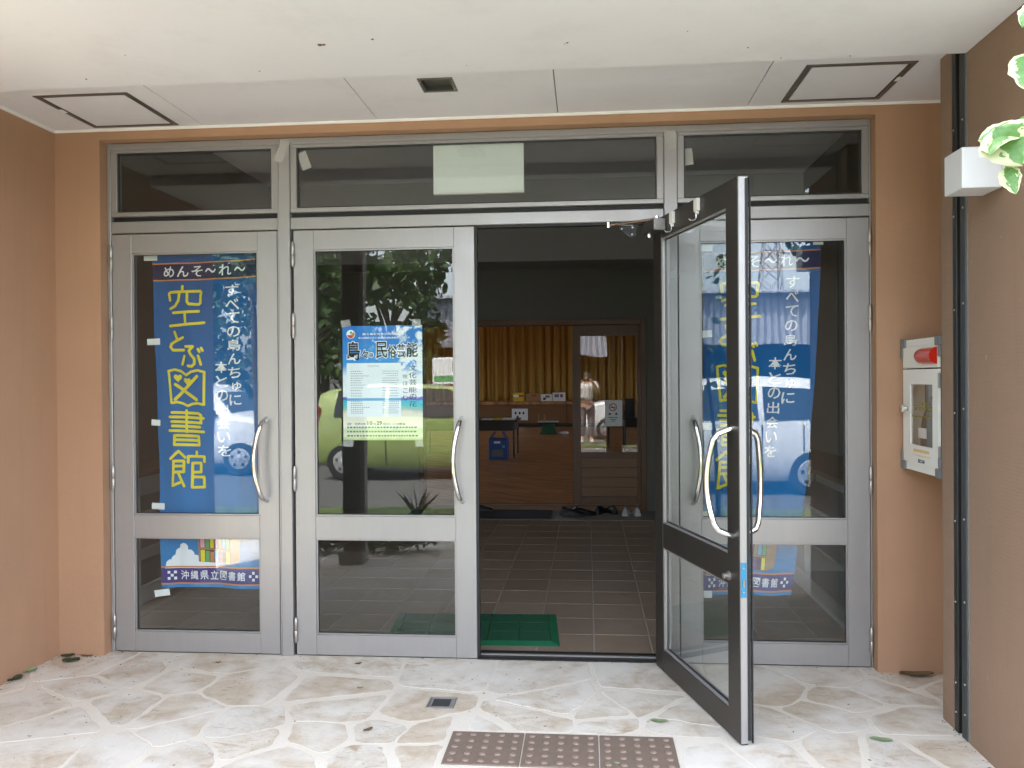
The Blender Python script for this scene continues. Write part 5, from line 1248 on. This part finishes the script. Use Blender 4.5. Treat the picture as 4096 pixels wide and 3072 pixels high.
# cars on the forecourt
def car(name, label, cx, cy, heading, paint, L=3.42, Wd=1.48, H=1.52):
    r = thing(name, label, 'car', (cx, cy, -.06), 'cars parked on the forecourt'); ca, sa = math.cos(heading), math.sin(heading); z0 = -.06
    def P(l, w, z): return (cx+l*ca-w*sa, cy+l*sa+w*ca, z+z0)
    hw = Wd/2
    #  station, sill, belt, top, width scale, top width scale
    st = [(-L/2, .36, .80, .95, .80, .72), (-L/2+.05, .24, .86, 1.32, .93, .74), (-L/2+.20, .20, .90, H-.06, .98, .78), (-L/2+.65, .19, .91, H, 1, .79), (-.15, .19, .90, H, 1, .79), (.38, .19, .89, H-.05, 1, .77), (.62, .19, .89, 1.36, 1, .78), (L/2-.76, .19, .90, .985, 1, .84), (L/2-.35, .20, .84, .90, .98, .84), (L/2-.08, .22, .70, .78, .92, .80), (L/2, .30, .60, .66, .80, .70)]
    m = MB(); K = 12
    for (l, s, b, t, w, wt) in st:
        prof = [(0, s), (w*.9, s), (w*.985, s+.08), (w, s+(b-s)*.5), (w*.985, b), (wt+(w-wt)*.25, b+(t-b)*.72), (wt*.92, t-.035 if t-b > .1 else t-.012), (wt*.7, t), (0, t)]
        full = [(y*hw, z) for y, z in prof]+[(-y*hw, z) for y, z in prof[-2:0:-1]]
        for y, z in full: m.v.append(P(l, y, z))
    n = 16
    for i in range(len(st)-1):
        for j in range(n): a = i*n+j; b = i*n+(j+1) % n; m.f.append((a, b, b+n, a+n))
    m.f.append(tuple(range(n))); m.f.append(tuple((len(st)-1)*n+j for j in range(n)))
    build('body', m, paint, r, smooth=True, angle=38)
    for s in (1, -1):
        for nm, q in (('side_window', [(-L/2+.34, .97), (-L/2+.40, 1.36), (-.62, 1.40), (-.62, .96)]), ('side_window', [(-.55, .96), (-.55, 1.40), (.34, 1.36), (.42, 1.33), (.78, .97)])):
            w = MB(); yy = lambda z: s*hw*(.985-(z-.90)/(H-.9)*.215+.006)
            w.prism([(0, 0)]*0 or [(l, z) for l, z in q], 1, 0, .012); w.xf(lambda p: Vector(P(p.x, yy(p.z)+s*p.y, p.z))); build(nm, w, 'car_glass', r)
        for l0, za, zb_ in ((-.585, .30, 1.38), (.50, .30, .95), (-1.12, .55, .92)): build('door_seam', MB().box(l0-.006, l0+.006, -.004, .004, za, min(zb_, .90)).xf(lambda p: Vector(P(p.x, s*(hw*(1.0 if p.z < .62 else .993)+p.y), p.z))), 'tyre', r)
        build('door_handle', MB().box(-.5, -.36, 0, .02, .82, .85).xf(lambda p: Vector(P(p.x, s*(hw+.002+p.y), p.z))), paint, r)
        mr = build('wing_mirror', MB().box(.56, .68, .03, .17, .92, 1.05).xf(lambda p: Vector(P(p.x, s*(hw*.93+p.y), p.z))), paint, r, bevel=.02)
        build('head_lamp', MB().box(L/2-.36, L/2-.09, -.22, 0, .62, .78).xf(lambda p: Vector(P(p.x, s*(hw*.93+p.y*.9-.005), p.z))), 'lamp_clear', r, bevel=.03)
        build('tail_lamp', MB().box(-L/2-.005, -L/2+.10, -.10, 0, .80, 1.12).xf(lambda p: Vector(P(p.x, s*(hw*.93+p.y), p.z))), 'lamp_red', r, bevel=.02)
        for l in (-L/2+.50, L/2-.58):
            wh = thing_wheel = build('wheel', MB().lathe([(.17, -.09), (.255, -.085), (.275, -.06), (.275, .06), (.255, .085), (.17, .09)], (0, 0, 0), 1, 22).xf(lambda p: Vector(P(l+p.x, s*(hw-.075)+p.y, .275+p.z))), 'tyre', r, smooth=True, angle=40)
            build('wheel_rim', MB().lathe([(.175, 0), (.165, .012), (.06, .02), (.03, .028)], (0, 0, 0), 1, 20).xf(lambda p: Vector(P(l+p.x, s*(hw-.075+.086+p.y), .275+p.z))), 'hubcap', wh)
            for k in range(5):
                a = 2*PI*k/5+.3; c = (.115*math.cos(a), .115*math.sin(a))
                build('rim_slot', MB().lathe([(.026, 0), (.026, .004)], (0, 0, 0), 1, 8).xf(lambda p: Vector(P(l+c[0]+p.x, s*(hw-.075+.1045+p.y), .275+c[1]+p.z))), 'tyre', wh)
    build('windscreen', MB().poly([P(.62, hw*.70, 1.335), P(.62, -hw*.70, 1.335), P(L/2-.80, -hw*.80, 1.0), P(L/2-.80, hw*.80, 1.0)]).xf(lambda p: p+Vector((ca*.02, sa*.02, .012))), 'car_glass', r)
    build('rear_window', MB().poly([P(-L/2+.055, hw*.62, 1.30), P(-L/2+.055, -hw*.62, 1.30), P(-L/2+.012, -hw*.70, 1.0), P(-L/2+.012, hw*.70, 1.0)]).xf(lambda p: p-Vector((ca*.012, sa*.012, 0))), 'car_glass', r)
    build('bumper', MB().box(L/2-.10, L/2+.02, -hw*.82, hw*.82, .28, .42).xf(lambda p: Vector(P(p.x, p.y, p.z))), paint, r, bevel=.03)
    return r
car('parked_car', 'lime green small hatchback mirrored in the poster door', -1.85, -8.8, 0.0, 'car_lime', H=1.44)
car('parked_car', 'white hatchback mirrored behind the left banner', -6.0, -9.4, 0.05, 'car_white')
car('parked_car', 'white hatchback mirrored in the door behind the open leaf', 2.2, -7.4, PI-.03, 'car_white')

# fuel station shed, pump, pylon
shd = thing('fuel_shed', 'long fuel station shed with corrugated fascia across the road', 'building', (0, -24, -.06))
cg = MB()
nseg = 420
for i in range(nseg+1):
    x = -4.7+22.7*i/nseg; o = .035*math.sin(i*PI/2)
    for z in (2.45, 4.05): cg.v.append((x, -22+o, z))
for i in range(nseg): a = 2*i; cg.f.append((a, a+2, a+3, a+1))
build('fascia', cg, 'corrugated', shd)
rf = MB()
for i in range(nseg+1):
    x = -4.9+23.1*i/nseg; o = .03*math.sin(i*PI/2)
    rf.v += [(x, -21.7, 4.07+o), (x, -30, 4.9+o), (x, -21.7, 4.03+o)]
for i in range(nseg): a = 3*i; rf.f += [(a, a+3, a+4, a+1), (a, a+2, a+5, a+3)]
build('roof', rf, 'corrugated', shd)
build('back_wall', MB().box(-4.7, 18, -30.2, -30, -.06, 4.8), 'shed_dark', shd); build('end_wall', MB().box(-4.8, -4.7, -30, -22.1, -.06, 4.05), 'shed_dark', shd); build('end_wall', MB().box(18, 18.1, -30, -22.1, -.06, 4.05), 'shed_dark', shd)
build('ceiling', MB().box(-4.7, 18, -30, -22.1, 3.6, 3.7), 'shed_dark', shd)
for x in (-4.5, -1, 5.5, 12, 17.8): build('column', MB().box(x-.12, x+.12, -22.4, -22.16, -.06, 2.46), 'corrugated', shd)
pm = thing('fuel_pump', 'red and white fuel pump mirrored beside the poster', 'fuel pump', (-2.62, -15.3, -.06))
build('cabinet', MB().box(-2.97, -2.27, -15.6, -15.1, -.06, 1.32), 'pump_red', pm, bevel=.02); hd = build('head', MB().box(-2.99, -2.25, -15.62, -15.08, 1.325, 1.95), 'pump_white', pm, bevel=.02)
build('display', MB().box(-2.55, -2.32, -15.0795, -15.075, 1.66, 1.84), 'car_glass', hd); build('green_strip', MB().box(-2.95, -2.29, -15.0795, -15.075, 1.40, 1.54), 'print_green', hd); build('price_panel', MB().box(-2.93, -2.74, -15.0995, -15.094, .42, .95), 'print_outline', pm)
lt = MB(); fit_text(lt, 'ENEOS', 0, .42, 0, .10, lambda x, y: (-2.38-x, -15.096, 1.02+y), .04); build('brand_lettering', lt, 'print_outline', pm)
build('hose', MB().tube(bezier([(-2.24, -15.2, 1.5), (-2.0, -15.1, .2), (-2.1, -15.1, .1), (-2.22, -15.1, 1.0)], 12), .02, 7), 'tyre', pm)
py_ = thing('power_pylon', 'steel lattice pylon standing behind the fuel shed', 'pylon', (33, -150, -.06)); bx, by = 33.5, -150
lg = MB()
def half(z): return 3.2*(1-z/34)**1.1+.45
lv = [0, 6, 11, 15.5, 19, 22, 25, 27.5, 30]
for sx, sy in ((1, 1), (1, -1), (-1, -1), (-1, 1)):
    lg.tube([(bx+sx*half(z), by+sy*half(z), z) for z in lv], .16, 4)
build('pylon_leg', lg, 'galvanised', py_)
bt = MB()
for z0, z1 in zip(lv, lv[1:]):
    for a, b in (((-1, 1), (1, 1)), ((1, 1), (1, -1)), ((1, -1), (-1, -1)), ((-1, -1), (-1, 1))):
        bt.tube([(bx+a[0]*half(z0), by+a[1]*half(z0), z0), (bx+b[0]*half(z1), by+b[1]*half(z1), z1)], .10, 4); bt.tube([(bx+b[0]*half(z0), by+b[1]*half(z0), z0), (bx+a[0]*half(z1), by+a[1]*half(z1), z1)], .10, 4)
build('bracing', bt, 'galvanised', py_)
for z in (23.5, 26, 29): build('cross_arm', MB().tube([(bx-3.2, by, z), (bx, by, z+.6), (bx+3.2, by, z)], .14, 4), 'galvanised', py_)

# ------------------------------------------------------------------ the photographer, mirrored in the inner glass door
ps = thing('person', 'person in a white shirt and pale trousers holding up a phone', 'person', (.575, -4.72, -.006))
def skinned(name, verts, edges, rad, mat, parent, sub=2):
    me = bpy.data.meshes.new(name); inv = wm(parent).inverted(); me.from_pydata([tuple(inv @ Vector(v)) for v in verts], edges, [])
    o = bpy.data.objects.new(name, me); C.objects.link(o); o.parent = parent
    md = o.modifiers.new('skin', 'SKIN'); md.use_smooth_shade = True
    for i, rr_ in enumerate(rad):
        sv = me.skin_vertices[0].data[i]; sv.radius = rr_ if isinstance(rr_, tuple) else (rr_, rr_)
    me.skin_vertices[0].data[0].use_root = True
    s = o.modifiers.new('subd', 'SUBSURF'); s.levels = sub; s.render_levels = sub
    me.materials.append(MATS[mat]); return o
X0, Yb = .575, -4.72
bv = [(X0, Yb, .88), (X0, Yb, 1.08), (X0, Yb+.01, 1.24), (X0, Yb, 1.34), (X0, Yb+.02, 1.41), (X0, Yb+.03, 1.50), (X0, Yb+.03, 1.585)]
be = [(0, 1), (1, 2), (2, 3), (3, 4), (4, 5), (5, 6)]; brd = [(.15, .10), (.135, .09), (.16, .10), (.13, .08), (.047, .047), (.075, .088), (.055, .065)]
for s in (1, -1):
    k = len(bv); bv += [(X0+s*.17, Yb, 1.32), (X0+s*.27, Yb+.10, 1.10), (X0+s*.155, Yb+.27, 1.33), (X0+s*.085, Yb+.315, 1.41)]
    be += [(3, k), (k, k+1), (k+1, k+2), (k+2, k+3)]; brd += [.058, .045, .033, .032]
    k = len(bv); bv += [(X0+s*.085, Yb, .80), (X0+s*.10, Yb+.015, .47), (X0+s*.105, Yb, .09), (X0+s*.125, Yb+.13, .035)]
    be += [(0, k), (k, k+1), (k+1, k+2), (k+2, k+3)]; brd += [.10, .066, .045, .032]
    for q in range(4):      # fingers wrapped round the phone edge
        f0 = len(bv); z = 1.395+q*.019; bv += [(X0+s*.083, Yb+.338, z), (X0+s*.060, Yb+.350, z+.004)]; be += [(k-1, f0), (f0, f0+1)]; brd += [.0095, .0085]
    f0 = len(bv); bv += [(X0+s*.07, Yb+.305, 1.425), (X0+s*.045, Yb+.315, 1.45)]; be += [(k-1, f0), (f0, f0+1)]; brd += [.011, .009]
skinned('body', bv, be, brd, 'skin', ps)
skinned('shirt', [(X0, Yb, .92), (X0, Yb, 1.08), (X0, Yb+.01, 1.24), (X0, Yb, 1.345), (X0+.175, Yb, 1.325), (X0+.245, Yb+.055, 1.19), (X0-.175, Yb, 1.325), (X0-.245, Yb+.055, 1.19)], [(0, 1), (1, 2), (2, 3), (3, 4), (4, 5), (3, 6), (6, 7)], [(.175, .12), (.155, .105), (.18, .118), (.145, .092), .075, .07, .075, .07], 'shirt_white', ps)
skinned('trousers', [(X0, Yb, .90), (X0+.09, Yb, .78), (X0+.103, Yb+.015, .47), (X0+.108, Yb, .14), (X0-.09, Yb, .78), (X0-.103, Yb+.015, .47), (X0-.108, Yb, .14)], [(0, 1), (1, 2), (2, 3), (0, 4), (4, 5), (5, 6)], [(.165, .115), .115, .085, .07, .115, .085, .07], 'trousers_pink', ps)
for s_ in (1, -1):
    build('footwear', MB().lathe([(.03, 0), (.05, .02), (.048, .05), (.03, .085)], (0, 0, 0), 2, 12).xf(lambda p: Vector((X0+s_*.115+p.x, Yb+.055+p.y*2.6, p.z-.006))), 'shoe_white', ps, smooth=True)
hr = MB()
for i in range(9):
    for j in range(16):
        a = PI*.56*i/8; t = 2*PI*j/16; rx, ry, rz = .086, .104, .112
        hr.v.append((X0+rx*math.sin(a)*math.cos(t), Yb+.015+ry*math.sin(a)*math.sin(t)*(.82 if math.sin(t) > 0 else 1.0), 1.515+rz*math.cos(a)))
for i in range(8):
    for j in range(16): q = (i*16+j, i*16+(j+1) % 16, (i+1)*16+(j+1) % 16, (i+1)*16+j); hr.f.append(q)
build('hair', hr, 'hair_black', ps, smooth=True)
fc = MB()
for s in (1, -1): fc.lathe([(.001, .012), (.009, .009), (.012, 0)], (X0+s*.032, Yb+.116, 1.512), 1, 10)
build('eye', fc, 'hair_black', ps); build('nose', MB().lathe([(.014, 0), (.011, .012), (.004, .022)], (X0, Yb+.112, 1.475), 1, 10), 'skin', ps, smooth=True)
build('mouth', MB().box(X0-.022, X0+.022, Yb+.108, Yb+.1135, 1.440, 1.447), 'print_red', ps)
ph_ = thing('phone', 'black phone held up in front of the face', 'phone', (X0, -4.372, 1.39)); build('case', MB().box(X0-.079, X0+.079, -4.379, -4.371, 1.392, 1.468), 'phone_black', ph_, bevel=.003); build('lens', MB().lathe([(.006, 0), (.006, .002)], (X0, -4.371, 1.452), 1, 12), 'car_glass', ph_)
